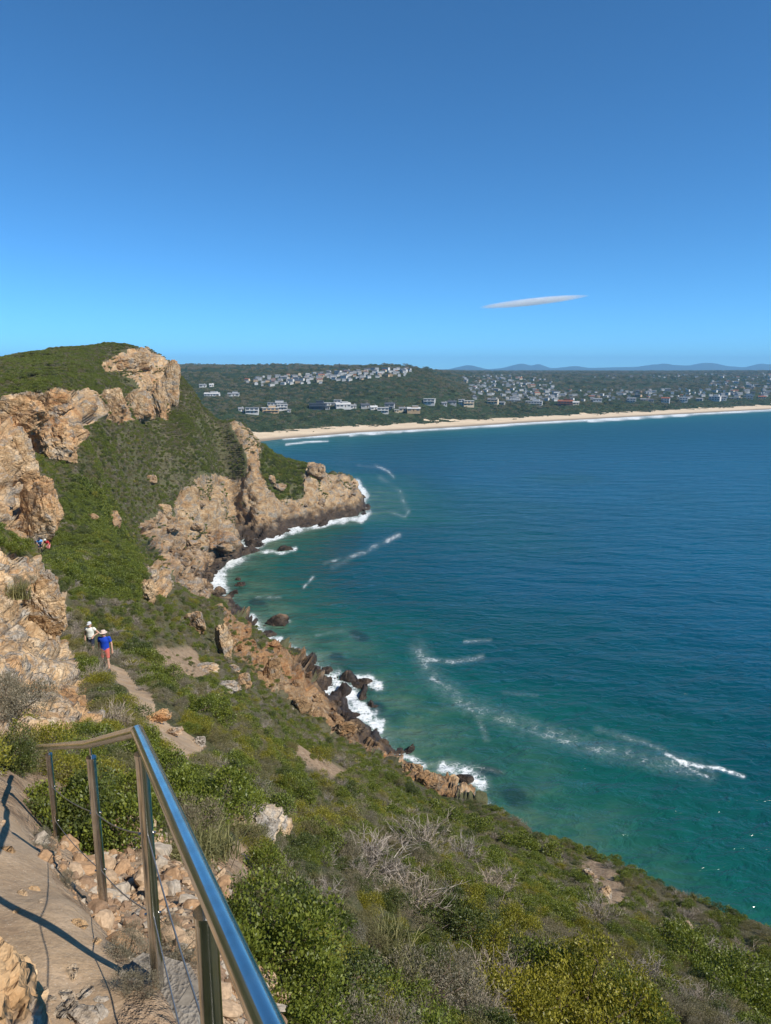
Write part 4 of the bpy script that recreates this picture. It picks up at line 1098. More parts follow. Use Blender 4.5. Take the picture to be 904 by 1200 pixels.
# loose rocks along the shore
def strew(mask, n, lo, hi, label, group, meshes, nm='boulder', sink=.25):
    idx = np.where(mask.ravel())[0]
    wt = areaV.ravel()[idx]; k = rng.choice(idx, min(n, len(idx)), replace=False, p=wt/wt.sum())
    for i in k:
        s = lo*(hi/lo)**(rng.random()**1.8)
        x, y, z = flat[i]
        f_ = (s/lo-1)/(hi/lo-1); wd = 'small ' if f_ < .12 else ('big ' if f_ > .45 else '')
        rock(nm, meshes[rng.integers(len(meshes))], (x, y, z+s*sink), (s*rng.uniform(.8, 1.3), s*rng.uniform(.8, 1.2), s*rng.uniform(.5, .85)), (wd+label) if nm == 'boulder' else label, (wd+group) if nm == 'boulder' else group)
strew(region == 5, 105, .6, 3.0, 'brown boulder in the jumble of rocks between cove and slope', 'boulders tumbled along the cove', BOUL)
strew(insL & (dsh < 5) & (TR > 185) & (TR < 262) & (np.abs(TA) < R(33)), 50, .5, 2.0, 'dark wet boulder at the edge of the cove', 'wet boulders lining the cove', BOUL)
strew((region == 4) & (dsh < 9), 34, .6, 2.2, 'brown boulder at the foot of the sea cliff', 'boulders below the sea cliff', BOUL)
strew(((region == 6) | (region == 7)), 60, .5, 1.7, 'angular rock on the brown and black ledges', 'angular rocks on the ledges', DARKB)
strew((region == 0) & (TR > 24) & (TR < 115) & veg_ok & (np.abs(TA) < R(30)), 44, .15, .5, 'small pale stone among shrubs on the slope', 'stones scattered on the slope', PALE, 'stone', .2)

# ------------------------------------------------------------------ steel handrail
def steel_material():
    t = NT('stainless_steel')
    p = t.obco()
    n = t.noise(t.scale(p, (3, 3, 60)), 4.0, 3)
    return t.done(t.pbr(t.mix(t.mapr(t.noise(p, 9, 4), .45, .7), (0.66, 0.64, 0.60), (0.54, 0.51, 0.46)), t.mapr(t.noise(p, 14, 5, .7), .35, .7, .13, .27), 0.5, 1.0))
M_STEEL = steel_material()
M_WIRE = plain('steel_cable', (0.35, 0.34, 0.33), .45, .5, .8)
def Vp(px, py, t): return Vector(P(px, py, t))
PB = [(69,1001,5.75),(124,1084,4.02),(186,1160,2.80)]
PTp = [(57,884),(106,888),(150,884)]
posts = []
for (bx, by, bt), (tx, ty) in zip(PB, PTp):
    b = Vp(bx, by, bt)
    dy = (ty-CY)/FPX; t_ = b.y/(PIT_C-PIT_S*dy)
    tp = Vp(tx, ty, t_); posts.append((b, Vector((b.x, b.y, tp.z))))
corner = posts[2][1]+Vector((-.02, .03, .075))
near_pt = Vp(309, 1190, 1.06)
dirn = near_pt-corner
far_end = corner+dirn*2.05
top4 = corner+dirn*.735
posts.append((Vector((top4.x, top4.y, 57.8)), Vector((top4.x, top4.y, top4.z-.075))))
top5 = corner+dirn*1.75
posts.append((Vector((top5.x, top5.y, 58.0)), Vector((top5.x, top5.y, top5.z-.075))))
j2 = posts[1][1]+Vector((-.03, .03, .06)); j1 = posts[0][1]+Vector((0, 0, .065)); e1_ = j1+(j1-j2)*.42
hr = bpy.data.objects.new('handrail', None); C.objects.link(hr); hr.location = (0, 0, 0)
tag(hr, 'bent stainless steel handrail on round posts beside the steps', 'handrail')
for pts in ([far_end, corner+dirn*.002], [corner, j2], [j2, e1_]):
    a, b = Vector(pts[0]), Vector(pts[1])
    MB().tube([a+(b-a)*q for q in np.linspace(0, 1, 12)], .0228, 28).build('top_rail', M_STEEL, hr, True)
for q in (corner, j2):
    s = bpy.data.meshes.new('elbow'); bm = bmesh.new(); bmesh.ops.create_uvsphere(bm, u_segments=20, v_segments=12, radius=.0231, matrix=Matrix.Translation(q)); bm.to_mesh(s); bm.free()
    s.polygons.foreach_set('use_smooth', np.ones(len(s.polygons), bool)); s.materials.append(M_STEEL); link('elbow', s, hr)
for b, tp in posts:
    po = MB().tube([b-Vector((0, 0, .25)), tp], .0235, 24).build('post', M_STEEL, hr, True)
    MB().tube([tp-Vector((0, 0, .012)), tp+Vector((0, 0, .004))], .0262, 24).build('post_cap', M_STEEL, po, True)
    MB().tube([tp, tp+Vector((0, 0, .06))], .0065, 12).build('bracket', M_STEEL, po, True)
    for fr_h in (.34, .68):
        p_ = b.lerp(tp, fr_h); MB().tube([p_+Vector((-.03, -.006, 0)), p_+Vector((.03, .006, 0))], .006, 10).build('cable_grip', M_STEEL, po, True)
for fr_h in (.34, .68):
    pts = [b.lerp(tp, fr_h) for b, tp in posts]
    for a, b in zip(pts[:-1], pts[1:]):
        MB().tube([a.lerp(b, q)-Vector((0, 0, .03*4*q*(1-q))) for q in np.linspace(0, 1, 9)], .0028, 8).build('cable', M_WIRE, hr, True)

# ------------------------------------------------------------------ steps, footing and rubble by the handrail
M_CONC = None
def concrete():
    t = NT('old_concrete'); p = t.obco()
    n = t.noise(p, 9, 8, .7); sp = t.voro(p, 60.0)
    c = t.ramp(n, [(.3, (.17, .145, .115)), (.55, (.27, .235, .19)), (.75, (.36, .32, .26))])
    c = t.mix(t.mapr(sp.outputs['Distance'], .1, .22, .6, 0), c, (.12, .10, .085))
    return t.done(t.pbr(c, .92, .15, normal=t.bump(t.math('ADD', n, t.math('MULTIPLY', sp.outputs['Distance'], .4)), .8, .03)))
M_CONC = concrete()
M_WOOD = plain('weathered_timber', (.22, .19, .15), .9, .15, var=.45, vs=18)
def slab(name, outline, z0, z1, mat, label, cat, seed=0, amp=.02, kind=None):
    """irregular cast slab from a ground outline: fan of rings with uneven top"""
    o2 = np.array(outline, float); n = len(o2)
    fine = np.concatenate([np.linspace(o2[i], o2[(i+1) % n], 9)[:-1] for i in range(n)])
    c = fine.mean(0); rings = []
    for k, (s, z) in enumerate([(1.03, z0), (1.015, (z0+z1)/2), (1.0, z1-.015), (.97, z1), (.75, z1), (.5, z1), (.25, z1), (.02, z1)]):
        q = c+(fine-c)*s
        p3 = np.column_stack([q, np.full(len(q), z)])
        p3[:, 2] += amp*fbm(p3*4.0, 4, 500+seed)*(0 if k < 1 else 1)
        p3[:, :2] += amp*.7*np.column_stack([vnoise(p3*7, 510+seed), vnoise(p3*7, 511+seed)])
        rings.append(p3)
    m = len(fine); v = np.concatenate(rings)
    f = [(k*m+i, k*m+(i+1) % m, (k+1)*m+(i+1) % m, (k+1)*m+i) for k in range(len(rings)-1) for i in range(m)]
    me = mesh_np(name, v, np.array(f), [mat], True); me.set_sharp_from_angle(angle=R(45))
    return link(name, me, None, label, cat, None, kind)
def at_z(px, py, z): return on_z(px, py, z)
zf = posts[2][0].z
slab('concrete_footing', [at_z(*q, zf+.02)[:2] for q in [(138,1142),(165,1120),(222,1128),(240,1160),(232,1230),(130,1230),(140,1175)]], zf-.25, zf+.02, M_CONC, 'rough grey concrete footing around the handrail post', 'footing', 1, .018)
a, b = Vector(at_z(192, 1212, zf+.03)), Vector(at_z(232, 1150, zf+.03))
dn = (b-a).normalized(); sd_ = Vector((-dn.y, dn.x, 0))*.022
tm = MB().add([a-sd_-Vector((0,0,.12)), a+sd_-Vector((0,0,.12)), b+sd_-Vector((0,0,.12)), b-sd_-Vector((0,0,.12)), a-sd_, a+sd_, b+sd_, b-sd_], [(0,3,2,1),(4,5,6,7),(0,1,5,4),(1,2,6,5),(2,3,7,6),(3,0,4,7)])
to = tm.build('timber_edging', M_WOOD, None, label='weathered timber board edging the concrete footing', cat='board')
# wooden marker post beside the path
q = ground(213, 905, 8, 24); t = to_px(*q)[2]
h_ = 26*t/FPX; r_ = 4.2*t/FPX
MB().tube([(q[0], q[1], q[2]-.3), (q[0], q[1], q[2]+h_*.97), (q[0], q[1], q[2]+h_)], [r_, r_, r_*.8], 14).build('wooden_post', M_WOOD, None, True, label='short grey wooden post at the edge of the footpath', cat='post')
# rock beside the steps
q = at_z(8, 1150, 58.05); rock('boulder', NEARR[0], (q[0]-.20, q[1]-.02, 57.86), (.27, .40, .30), 'tan rock beside the steps catching the rail shadow', rot=(.1, .15, .5))
q = at_z(-20, 1215, 58.4); rock('boulder', NEARR[1], (q[0]-.05, q[1]-.06, 58.36), (.22, .24, .2), 'smooth reddish rock right beside the steps', rot=(.2, .1, 1.2))
for px, py, s, lab in [(100,1195,.05,'orange stone set in the lowest step'),(118,1190,.03,'small white stone in the lowest step'),(75,1185,.04,'brown stone at the inner edge of the step')]:
    q = ground(px, py, 1, 5); rock('stone', NEARR[2], (q[0], q[1], q[2]+s*.1), (s*1.2, s, s*.6), lab)
pk = rng.choice(np.where(in_poly(GPX, GPY, [(0,960),(30,990),(120,1110),(135,1195),(50,1195),(50,1130),(0,1040)]) & (GT > 1.5) & (GT < 6))[0], 13, replace=False)
for i in pk:
    s_ = rng.uniform(.012, .038); rock('stone', NEARR[rng.integers(3)], (flat[i][0], flat[i][1], flat[i][2]), (s_*1.4, s_, s_*.5), 'small stone half buried in the sandy path by the handrail', 'stones half buried in the path')
# rubble bank: every stone its own piece
M_STONE = [plain('rubble_stone_a', (.34, .21, .115), .9, .2, var=.3, vs=3), plain('rubble_stone_b', (.40, .28, .175), .9, .2, var=.3, vs=3), plain('rubble_stone_c', (.24, .155, .095), .9, .2, var=.3, vs=3), plain('rubble_stone_d', (.36, .30, .23), .9, .2, var=.3, vs=3)]
STN = []
for k in range(8):
    m = boulder_mesh('stone', 470+k, 9, 2, .3, M_STONE[k % 4], .03); m.polygons.foreach_set('use_smooth', np.zeros(len(m.polygons), bool)); STN.append(m)
rb = bpy.data.objects.new('rubble_bank', None); C.objects.link(rb); tag(rb, 'bank of broken orange stones under the handrail', None, None, 'structure')
BANK = [(36,985),(70,975),(110,955),(190,975),(245,990),(268,1040),(262,1110),(330,1130),(330,1210),(240,1210),(236,1130),(190,1110),(150,1130),(118,1085),(80,1045)]
bk = in_poly(GPX, GPY, BANK) & (GT > 1.2) & (GT < 11)
bi = np.where(bk)[0]; kk = rng.choice(bi, 290, replace=False)
for n_, i in enumerate(kk):
    s = .014*(.062/.014)**(rng.random()**1.4)*min(1.6, GT[i]/3.6)
    x, y, z = flat[i]
    o = link('stone', STN[rng.integers(8)], rb); o.location = (x, y, z+s*.25)
    o.scale = (s*rng.uniform(.9, 1.6), s*rng.uniform(.8, 1.2), s*rng.uniform(.45, .8)); o.rotation_euler = (rng.normal()*.35, rng.normal()*.35, rng.uniform(0, 6.28))
# fine chips between them, too many to count
k2 = rng.choice(bi, min(len(bi), 1500), replace=False)
scatter('stone_chips', STN, flat[k2], rng.uniform(0, 6.28, len(k2)), .005*(.028/.005)**rng.random(len(k2))*np.clip(GT[k2]/4, .6, 1.5), rng.integers(0, 8, len(k2)), 'fine stone chips covering the bank under the handrail')

# ------------------------------------------------------------------ houses of the seaside town
TT_ = np.concatenate([np.linspace(640, 1600, 90), np.linspace(1620, 5200, 90)])
def far_hit(px, py):
    u1 = P(px, py, 1.0)-np.array([0, 0, CAM_Z])
    def first(ts):
        q = u1[None]*ts[:, None]+np.array([0, 0, CAM_Z]); z, d, ins = far_z(q[:, 0], q[:, 1]); k = np.where((q[:, 2] < z) & ins)[0]
        return (k[0], q[k[0]], z[k[0]]) if len(k) else None
    c = first(TT_)
    if c is None: return None
    ts = np.linspace(TT_[max(c[0]-1, 0)], TT_[c[0]], 14); c = first(ts)
    return np.array([c[1][0], c[1][1], c[2]]), ts[c[0]]
WALLS = {'white': plain('wall_white', (.55, .545, .525), .8, .2, var=.06, vs=.3), 'cream': plain('wall_cream', (.60, .50, .36), .8, .2, var=.08, vs=.3), 'tan': plain('wall_tan', (.45, .32, .19), .8, .2, var=.08, vs=.3),
         'grey': plain('wall_grey', (.36, .36, .35), .8, .2, var=.08, vs=.3), 'slate': plain('wall_slate_blue', (.06, .075, .10), .7, .3, var=.1, vs=.3), 'brick': plain('wall_brick', (.30, .14, .08), .85, .2, var=.12, vs=.3)}
ROOFS = {'grey': plain('roof_grey', (.20, .205, .21), .75, .3, var=.12, vs=.5), 'dark': plain('roof_dark', (.07, .075, .085), .7, .3, var=.15, vs=.5), 'terracotta': plain('roof_terracotta', (.27, .10, .055), .85, .2, var=.15, vs=.5), 'pale': plain('roof_pale', (.50, .49, .47), .75, .3, var=.08, vs=.5)}
M_GLASS = plain('window_glass', (.09, .105, .12), .2, .5)
M_DOOR = plain('door_wood', (.10, .06, .035), .6, .3)
def shell(mb, w, d, h, gable, inset=0):
    mb.box(-w/2, w/2, -d/2, d/2, -3.0, h)
    if gable: mb.add([(-w/2, -d/2, h), (-w/2, d/2, h), (-w/2, 0, h+gable*.93), (w/2, -d/2, h), (w/2, d/2, h), (w/2, 0, h+gable*.93)], [(0, 2, 1), (3, 4, 5), (0, 3, 5, 2), (1, 2, 5, 4)])
    return mb
def roof_of(mb, w, d, h, gable, over=.5):
    if gable:
        a, b = w/2+over, d/2+over; z = h-over*gable/(d/2)
        for s in (-1, 1):
            mb.add([(-a, s*b, z), (a, s*b, z), (a, 0, h+gable), (-a, 0, h+gable), (-a, s*b, z+.25), (a, s*b, z+.25), (a, 0, h+gable+.3), (-a, 0, h+gable+.3)], [(0, 1, 2, 3), (4, 7, 6, 5), (0, 4, 5, 1), (1, 5, 6, 2), (3, 2, 6, 7), (0, 3, 7, 4)])
    else:
        mb.box(-w/2-over, w/2+over, -d/2-over, d/2+over, h+.002, h+.42)
    return mb
def house(px, py, wpx, wall, roof, storeys, gable, label, hgt=None):
    r_ = far_hit(px, py)
    if r_ is None: return
    q, t = r_
    w = wpx*t/FPX; d = min(w*.7, 12); h = 3.0*storeys
    o = bpy.data.objects.new('house', None); C.objects.link(o); o.location = q
    o.rotation_euler = (0, 0, -math.atan2(q[0], q[1])+rng.normal()*.12)
    tag(o, label, 'house')
    shell(MB(), w, d, h, gable).build('wall', WALLS[wall], o)
    rf = roof_of(MB(), w, d, h, gable).build('roof', ROOFS[roof], o)
    if gable: MB().box(w*.2, w*.2+.9, -.45, .45, h+gable*.5, h+gable+1.0).build('chimney', WALLS[wall], rf)
    if w > 15:      # upper volume set back on the long houses
        MB().box(-w*.1, w*.34, -d*.2, d*.45, h+(.43 if not gable else .2), h+2.9).build('upper_storey', WALLS[wall], o)
        MB().box(-w*.1-.4, w*.34+.4, -d*.2-.4, d*.45+.4, h+2.902, h+3.2).build('upper_roof', ROOFS[roof], o)
    n = max(2, int(w/4.0))
    for s in range(storeys):
        for k in range(n):
            cx = -w/2+w*(k+.5)/n; ww = w/n*.36; z0 = 3.0*s+.8
            if s == 0 and k == n//2:
                MB().box(cx-.6, cx+.6, -d/2-.05, -d/2+.1, .05, 2.3).build('door', M_DOOR, o); continue
            wi = MB().box(cx-ww, cx+ww, -d/2-.03, -d/2+.1, z0, z0+1.6).build('window', M_GLASS, o)
            MB().box(cx-ww-.12, cx+ww+.12, -d/2-.16, -d/2+.05, z0-.18, z0-.02).build('sill', WALLS[wall], wi)
    if storeys > 1:
        MB().box(-w*.42, w*.42, -d/2-1.6, -d/2-.04, 2.85, 3.05).build('balcony', WALLS[wall], o)
FRONT = [(282.7,482,6,'white','grey',1,1.4,'small white hut beside the white two-storey beach house'),(296,484,15,'white','grey',2,0,'white two-storey flat-roofed house nearest the headland'),(316.6,484,19,'tan','pale',2,0,'wide tan two-storey house beside the white beach house'),
 (331,480,12,'white','pale',2,0,'white block house behind the tan one'),(325,475,22,'white','grey',1,0,'long low white house above the tan house'),(339,483,4,'white','pale',1,0,'tiny white outbuilding beside the tan house'),
 (249,464,17,'white','pale',1,1.5,'long white house on the hillside just above the headland ridge'),(274,464,13,'white','grey',1,1.5,'pale house with grey gable roof on the wooded slope'),(238,453.5,8,'white','grey',1,1.4,'small house high on the slope above the long white one'),(248,453,5,'white','pale',1,1.2,'tiny white house beside the small high one'),
 (373,479,19,'slate','dark',2,0,'dark slate-blue house among beachfront bush'),(386,475,12,'white','pale',1,0,'low white house behind the dark slate-blue one'),(396,474.5,8,'white','pale',2,0,'white cube house right of the dark slate-blue one'),(384,479.5,5,'grey','dark',1,0,'small grey annexe of the dark slate-blue house'),
 (402,477,17,'white','pale',1,2.0,'white beachfront house with broad pale gable roof'),(414,478.5,7,'white','grey',1,1.5,'small white gabled house on the beachfront'),(428,477.5,10,'grey','dark',1,1.8,'grey house with dark gable among the dunes bush'),(438,480,8,'white','pale',1,1.6,'white cottage above the dune scrub'),
 (449,484,13,'white','pale',2,0,'bright white boxy beach house standing forward'),(457,479.5,11,'grey','dark',2,1.8,'grey gabled house behind the boxy white one'),(465,483,5,'cream','pale',1,0,'small cream house by the boxy white one'),(472,481.5,8,'cream','grey',1,1.4,'cream house with grey gable'),(485,482,15,'tan','pale',1,1.6,'long tan bungalow with lawn in front'),
 (503.5,473,13,'white','pale',2,0,'white house with flat roof under the cliff scar'),(521,475,6,'white','grey',1,1.4,'little white house right of the cliff scar'),(530,473.5,10,'grey','dark',1,1.6,'dark-roofed house below the scrub hill'),(541,473.5,7,'white','pale',2,0,'white villa wing beside the cream villa'),(549,475,12,'cream','pale',2,0,'cream two-storey villa at the end of the scrub hill'),
 (578,473,12,'cream','grey',2,1.6,'cream gabled villa in the town front row'),(588,474,8,'grey','grey',1,1.4,'grey bungalow in the town front row'),(603,471,19,'white','pale',1,0,'long low white hall in the town'),(626,475,19,'white','pale',2,0,'wide white apartment block behind the dunes'),(662.5,475,17,'brick','terracotta',2,1.8,'terracotta-roofed brick house behind the dunes'),(675,474,7,'cream','pale',1,1.4,'cream bungalow beside the brick house'),
 (700,470,10,'white','grey',1,1.6,'white gabled house alone above the dunes'),(740,471.5,10,'white','grey',2,1.4,'white two-storey gabled house by the long beach'),(754,470,7,'cream','grey',1,1.4,'cream cottage by the long beach'),(763,471,6,'grey','dark',1,1.5,'small dark-roofed house by the long beach'),(780,471,9,'white','terracotta',2,1.5,'white house with terracotta roof by the long beach'),
 (801,470,9,'white','pale',2,0,'white flat-roofed house by the long beach'),(820,469.5,7,'grey','grey',1,1.4,'grey gabled house by the long beach'),(838,469,12,'white','pale',2,0,'broad white villa at the far dunes'),(847,469,8,'white','grey',2,1.6,'tall white gabled house at the far dunes'),(862,468,13,'cream','pale',1,0,'low cream block at the far dunes'),(877,467.5,10,'white','grey',2,0,'white and grey block at the far dunes'),(893,467,8,'cream','terracotta',1,1.5,'cream house with terracotta roof at the far dunes')]
for f_ in FRONT: house(*f_)
# the crowd of small houses further off
def small_house(name, w, d, h, gable, wall, roof):
    mb = shell(MB(), w, d, h, gable); nw = len(mb.f)
    roof_of(mb, w, d, h, gable, .4); nr_ = len(mb.f)
    n = max(2, int(w/4))
    for s in range(max(1, round(h/3))):
        for k in range(n):
            cx = -w/2+w*(k+.5)/n; mb.box(cx-w/n*.32, cx+w/n*.32, -d/2-.05, -d/2+.1, 3*s+.9, 3*s+2.4)
    me = mb.mesh(name)
    for m in (WALLS[wall], ROOFS[roof], M_GLASS): me.materials.append(m)
    me.polygons.foreach_set('material_index', np.array([0]*nw+[1]*(nr_-nw)+[2]*(len(mb.f)-nr_), np.int32)); me.update()
    return me
KINDS = [('white', 'grey', 'small white house with grey gable roof'), ('white', 'pale', 'small white flat-roofed house'), ('cream', 'terracotta', 'small cream house with terracotta roof'), ('white', 'dark', 'small white house with dark roof'), ('grey', 'grey', 'small grey house with grey roof'), ('tan', 'dark', 'small tan house with dark roof')]
SM = [[small_house('small_house', 13, 9, 4.5, 2.2, a, b), small_house('small_house', 17, 10, 6.0, 1.8, a, b)] if k != 1 else [small_house('small_house', 13, 9, 5.5, 0, a, b), small_house('small_house', 18, 11, 6, 0, a, b)] for k, (a, b, _) in enumerate(KINDS)]
CLUST = [([(286,449),(296,443),(380,437),(440,433.5),(472,431.5),(487,435.5),(470,440),(420,444),(390,446),(350,451),(310,453)], 100, 'on the hilltop estate'),
         ([(541,443),(560,440.5),(600,440),(645,446),(640,456),(648,468),(600,469),(556,468),(545,458)], 92, 'on the terraced hillside of the town'),
         ([(650,461),(740,457),(820,458),(904,455),(930,466),(880,464),(760,467),(650,470)], 60, 'in the strip of town behind the dunes'),
         ([(825,451),(850,446),(904,445),(930,455),(860,457)], 24, 'on the far end of the town hillside'),
         ([(690,441.5),(760,439),(904,438),(930,443),(760,443),(700,444)], 24, 'along the distant wooded ridge')]
house_xy = []
for poly, n, where in CLUST:
    xs = [q[0] for q in poly]; ys = [q[1] for q in poly]; k = 0; tries = 0
    while k < n and tries < 3000:
        tries += 1
        px, py = rng.uniform(min(xs), max(xs)), rng.uniform(min(ys), max(ys))
        if not in_poly(np.array([px]), np.array([py]), poly)[0]: continue
        r_ = far_hit(px, py)
        if r_ is None: continue
        q, t = r_
        if any((q[0]-a)**2+(q[1]-b)**2 < 15**2 for a, b in house_xy): continue
        house_xy.append((q[0], q[1])); k += 1
        kd = rng.choice(6, p=[.27, .27, .10, .16, .12, .08])
        o = link('house', SM[kd][rng.integers(2)], None, KINDS[kd][2]+' '+where, 'house', KINDS[kd][2].replace('house', 'houses')+' '+where)
        o.location = (q[0], q[1], q[2]+.4); o.rotation_euler = (0, 0, -math.atan2(q[0], q[1])+rng.choice([0, .5, -.5, 1.57, .2])); s = rng.uniform(.38, .66)*(1.0 if t < 1500 else 1.12); o.scale = (s, s, s)
tiny = []
for poly, n in (([(541,442),(600,439.5),(648,446),(650,470),(560,470)], 75), ([(650,458),(904,453),(930,467),(650,471)], 90), ([(820,446),(930,443),(930,457),(840,457)], 60), ([(690,440),(930,437.5),(930,443),(700,444)], 50), ([(300,446),(400,438),(480,433),(480,440),(350,452)], 60)):
    k = 0; tries = 0
    while k < n and tries < 900:
        tries += 1
        xs = [q[0] for q in poly]; ys = [q[1] for q in poly]; px, py = rng.uniform(min(xs), max(xs)), rng.uniform(min(ys), max(ys))
        if not in_poly(np.array([px]), np.array([py]), poly)[0]: continue
        r_ = far_hit(px, py)
        if r_ is None or any((r_[0][0]-a)**2+(r_[0][1]-b)**2 < 11**2 for a, b in house_xy): continue
        house_xy.append((r_[0][0], r_[0][1])); tiny.append(r_[0]+np.array([0, 0, .6])); k += 1
tiny = np.array(tiny)
scatter('distant_houses', [m[0] for m in SM], tiny, -np.arctan2(tiny[:, 0], tiny[:, 1])+rng.choice([0, .5, -.5, 1.57], len(tiny)), rng.uniform(.32, .58, len(tiny)), rng.choice(6, len(tiny), p=[.3, .3, .08, .12, .14, .06]), 'mass of tiny pale houses filling the distant town')
r_ = far_hit(398, 434.5)
if r_ is not None:
    q, t = r_; tw = bpy.data.objects.new('mast', None); C.objects.link(tw); tw.location = q; tag(tw, 'thin dark mast on the skyline of the hilltop estate', 'mast')
    MB().tube([(0, 0, -1), (0, 0, 15)], [.9, .35], 8).build('pole', ROOFS['dark'], tw); MB().box(-1.6, 1.6, -.6, .6, 12, 13.6).build('aerial_head', ROOFS['dark'], tw)

# ------------------------------------------------------------------ bush cover on the mainland
fcell = np.zeros(fx.shape); fV3 = fV.reshape(fx.shape+(3,))
fcell[:-1, :-1] = np.linalg.norm(np.diff(fV3, axis=0), axis=2)[:, :-1]*np.linalg.norm(np.diff(fV3, axis=1), axis=2)[:-1]
fok = (fd.reshape(fx.shape) > sand_edge.reshape(fx.shape)-3) & fins.reshape(fx.shape) & (np.abs(gA) < R(34)) & (gA > R(-22)) & (gR < 4800)
dn_ = np.where(gR < 950, .022, np.where(gR < 1500, .011, .0022))
lawn = fbm(np.stack([fx.ravel()/90, fy.ravel()/90, 0*fd], 1), 3, 210).reshape(fx.shape)
fok &= ~((lawn > .62) & (gR > 1000))
wv = (fcell*dn_*fok).ravel(); nb_ = min(int(wv.sum()), 30000)
k = rng.choice(len(wv), nb_, p=wv/wv.sum())
bp = fV[k]+np.column_stack([rng.normal(size=nb_)*2.5, rng.normal(size=nb_)*2.5, np.zeros(nb_)])
bp[:, 2] = far_z(bp[:, 0], bp[:, 1])[0]
br_ = np.hypot(bp[:, 0], bp[:, 1])
bs = rng.uniform(1.6, 4.2, nb_)*np.where(br_ < 950, .75, np.where(br_ < 1500, 1.0, 1.7))*np.where(seg_dist(bp[:, 0], bp[:, 1], BEACH_W) < 110, .6, 1)
okb = np.ones(nb_, bool)
for a, b in house_xy: okb &= ~((np.abs(bp[:, 0]-a-(-a/1200)*9) < 6) & (bp[:, 1]-b < 5) & (bp[:, 1]-b > -12))
for o in [o for o in C.objects if o.name.split('.')[0] == 'house' and o.type == 'EMPTY']:
    okb &= ~((np.abs(bp[:, 0]-o.location.x) < 12) & (bp[:, 1]-o.location.y < 8) & (bp[:, 1]-o.location.y > -26))
bp, bs, nb_ = bp[okb], bs[okb], int(okb.sum())
meshes = [SPEC['dark'][2][0][0], SPEC['dark'][2][1][0], SPEC['heath'][2][0][0], SPEC['greygreen'][2][0][0]]
scatter('coastal_bush', meshes, bp-np.array([0, 0, .3]), rng.uniform(0, 6.28, nb_), bs, rng.choice(4, nb_, p=[.15, .13, .43, .29]), 'dark green coastal bush covering the mainland hills')

# ------------------------------------------------------------------ people
def surface_net(cap, sm=.03, h=.016, ell=()):
    """one continuous skin round tapered limbs: cap = [(a, b, ra, rb)]"""
    A = np.array([c[0] for c in cap], float); B = np.array([c[1] for c in cap], float)
    rmax = max(max(c[2], c[3]) for c in cap)
    lo = np.minimum(A.min(0), B.min(0))-rmax-3*h; hi = np.maximum(A.max(0), B.max(0))+rmax+3*h
    n = np.ceil((hi-lo)/h).astype(int)+1
    gx, gy, gz = np.meshgrid(*[lo[i]+h*np.arange(n[i]) for i in range(3)], indexing='ij')
    p = np.stack([gx, gy, gz], -1).reshape(-1, 3); S = np.full(len(p), 9.0)
    for c in cap:
        a, b = np.array(c[0], float), np.array(c[1], float); sq = np.array(c[4] if len(c) > 4 else (1, 1, 1), float)
        pa = (p-a)/sq; ba = (b-a)/sq; t = np.clip(pa@ba/(ba@ba+1e-9), 0, 1)
        d = np.linalg.norm(pa-t[:, None]*ba, axis=1)-(c[2]*(1-t)+c[3]*t)
        k = np.clip(.5+.5*(S-d)/sm, 0, 1)
        S = S*(1-k)+d*k-sm*k*(1-k)
    S = S.reshape(n)
    ins = S < 0
    corners = [(i, j, k) for i in (0, 1) for j in (0, 1) for k in (0, 1)]
    sl = lambda a, o: a[o[0]:n[0]-1+o[0], o[1]:n[1]-1+o[1], o[2]:n[2]-1+o[2]]
    cnt = sum(sl(ins, o).astype(int) for o in corners); act = (cnt > 0) & (cnt < 8)
    acc = np.zeros(tuple(n-1)+(3,)); num = np.zeros(tuple(n-1))
    for o in corners:
        for ax in range(3):
            if o[ax]: continue
            o2 = list(o); o2[ax] = 1
            s0, s1 = sl(S, o), sl(S, o2); cr = (s0 < 0) != (s1 < 0)
            t = np.where(cr, s0/np.where(s0 == s1, 1, s0-s1), 0)
            pt = np.zeros(acc.shape); pt += np.array(o); pt[..., ax] += t
            acc += pt*cr[..., None]; num += cr
    idx = -np.ones(tuple(n-1), int); idx[act] = np.arange(act.sum())
    ijk = np.argwhere(act); v = lo+h*(ijk+acc[act]/num[act][:, None])
    fs = []
    for ax in range(3):
        b_, c_ = (ax+1) % 3, (ax+2) % 3
        s0 = np.take(ins, range(n[ax]-1), ax); s1 = np.take(ins, range(1, n[ax]), ax)
        e = np.argwhere(s0 != s1); e = e[(e[:, b_] > 0) & (e[:, c_] > 0) & (e[:, b_] < n[b_]-1) & (e[:, c_] < n[c_]-1)]
        q = []
        for db, dc in ((1, 1), (0, 1), (0, 0), (1, 0)):
            m = e.copy(); m[:, b_] -= db; m[:, c_] -= dc; q.append(idx[m[:, 0], m[:, 1], m[:, 2]])
        q = np.stack(q, 1); fl = s0[tuple(e.T)]; q[~fl] = q[~fl][:, ::-1]
        fs.append(q[(q >= 0).all(1)])
    return v, np.concatenate(fs)
M_SKIN = plain('skin', (.50, .29, .20), .55, .35, var=.06, vs=9)
CL = {k: plain('cloth_'+k, c, .85, .15, var=.12, vs=6) for k, c in {'blue': (.012, .055, .42), 'salmon': (.48, .11, .085), 'white': (.68, .68, .60), 'navy': (.022, .028, .05), 'straw': (.62, .50, .42), 'capgrey': (.55, .56, .58), 'lightblue': (.13, .33, .66), 'red': (.45, .03, .04), 'pink': (.60, .22, .20)}.items()}
M_HAIR = plain('hair', (.06, .04, .025), .6, .3, var=.2, vs=20); M_SHOE = plain('shoe', (.05, .045, .04), .7, .3); M_PACK = plain('pack_strap', (.06, .05, .05), .8, .2); M_EYE = plain('eye', (.02, .015, .012), .3, .5)
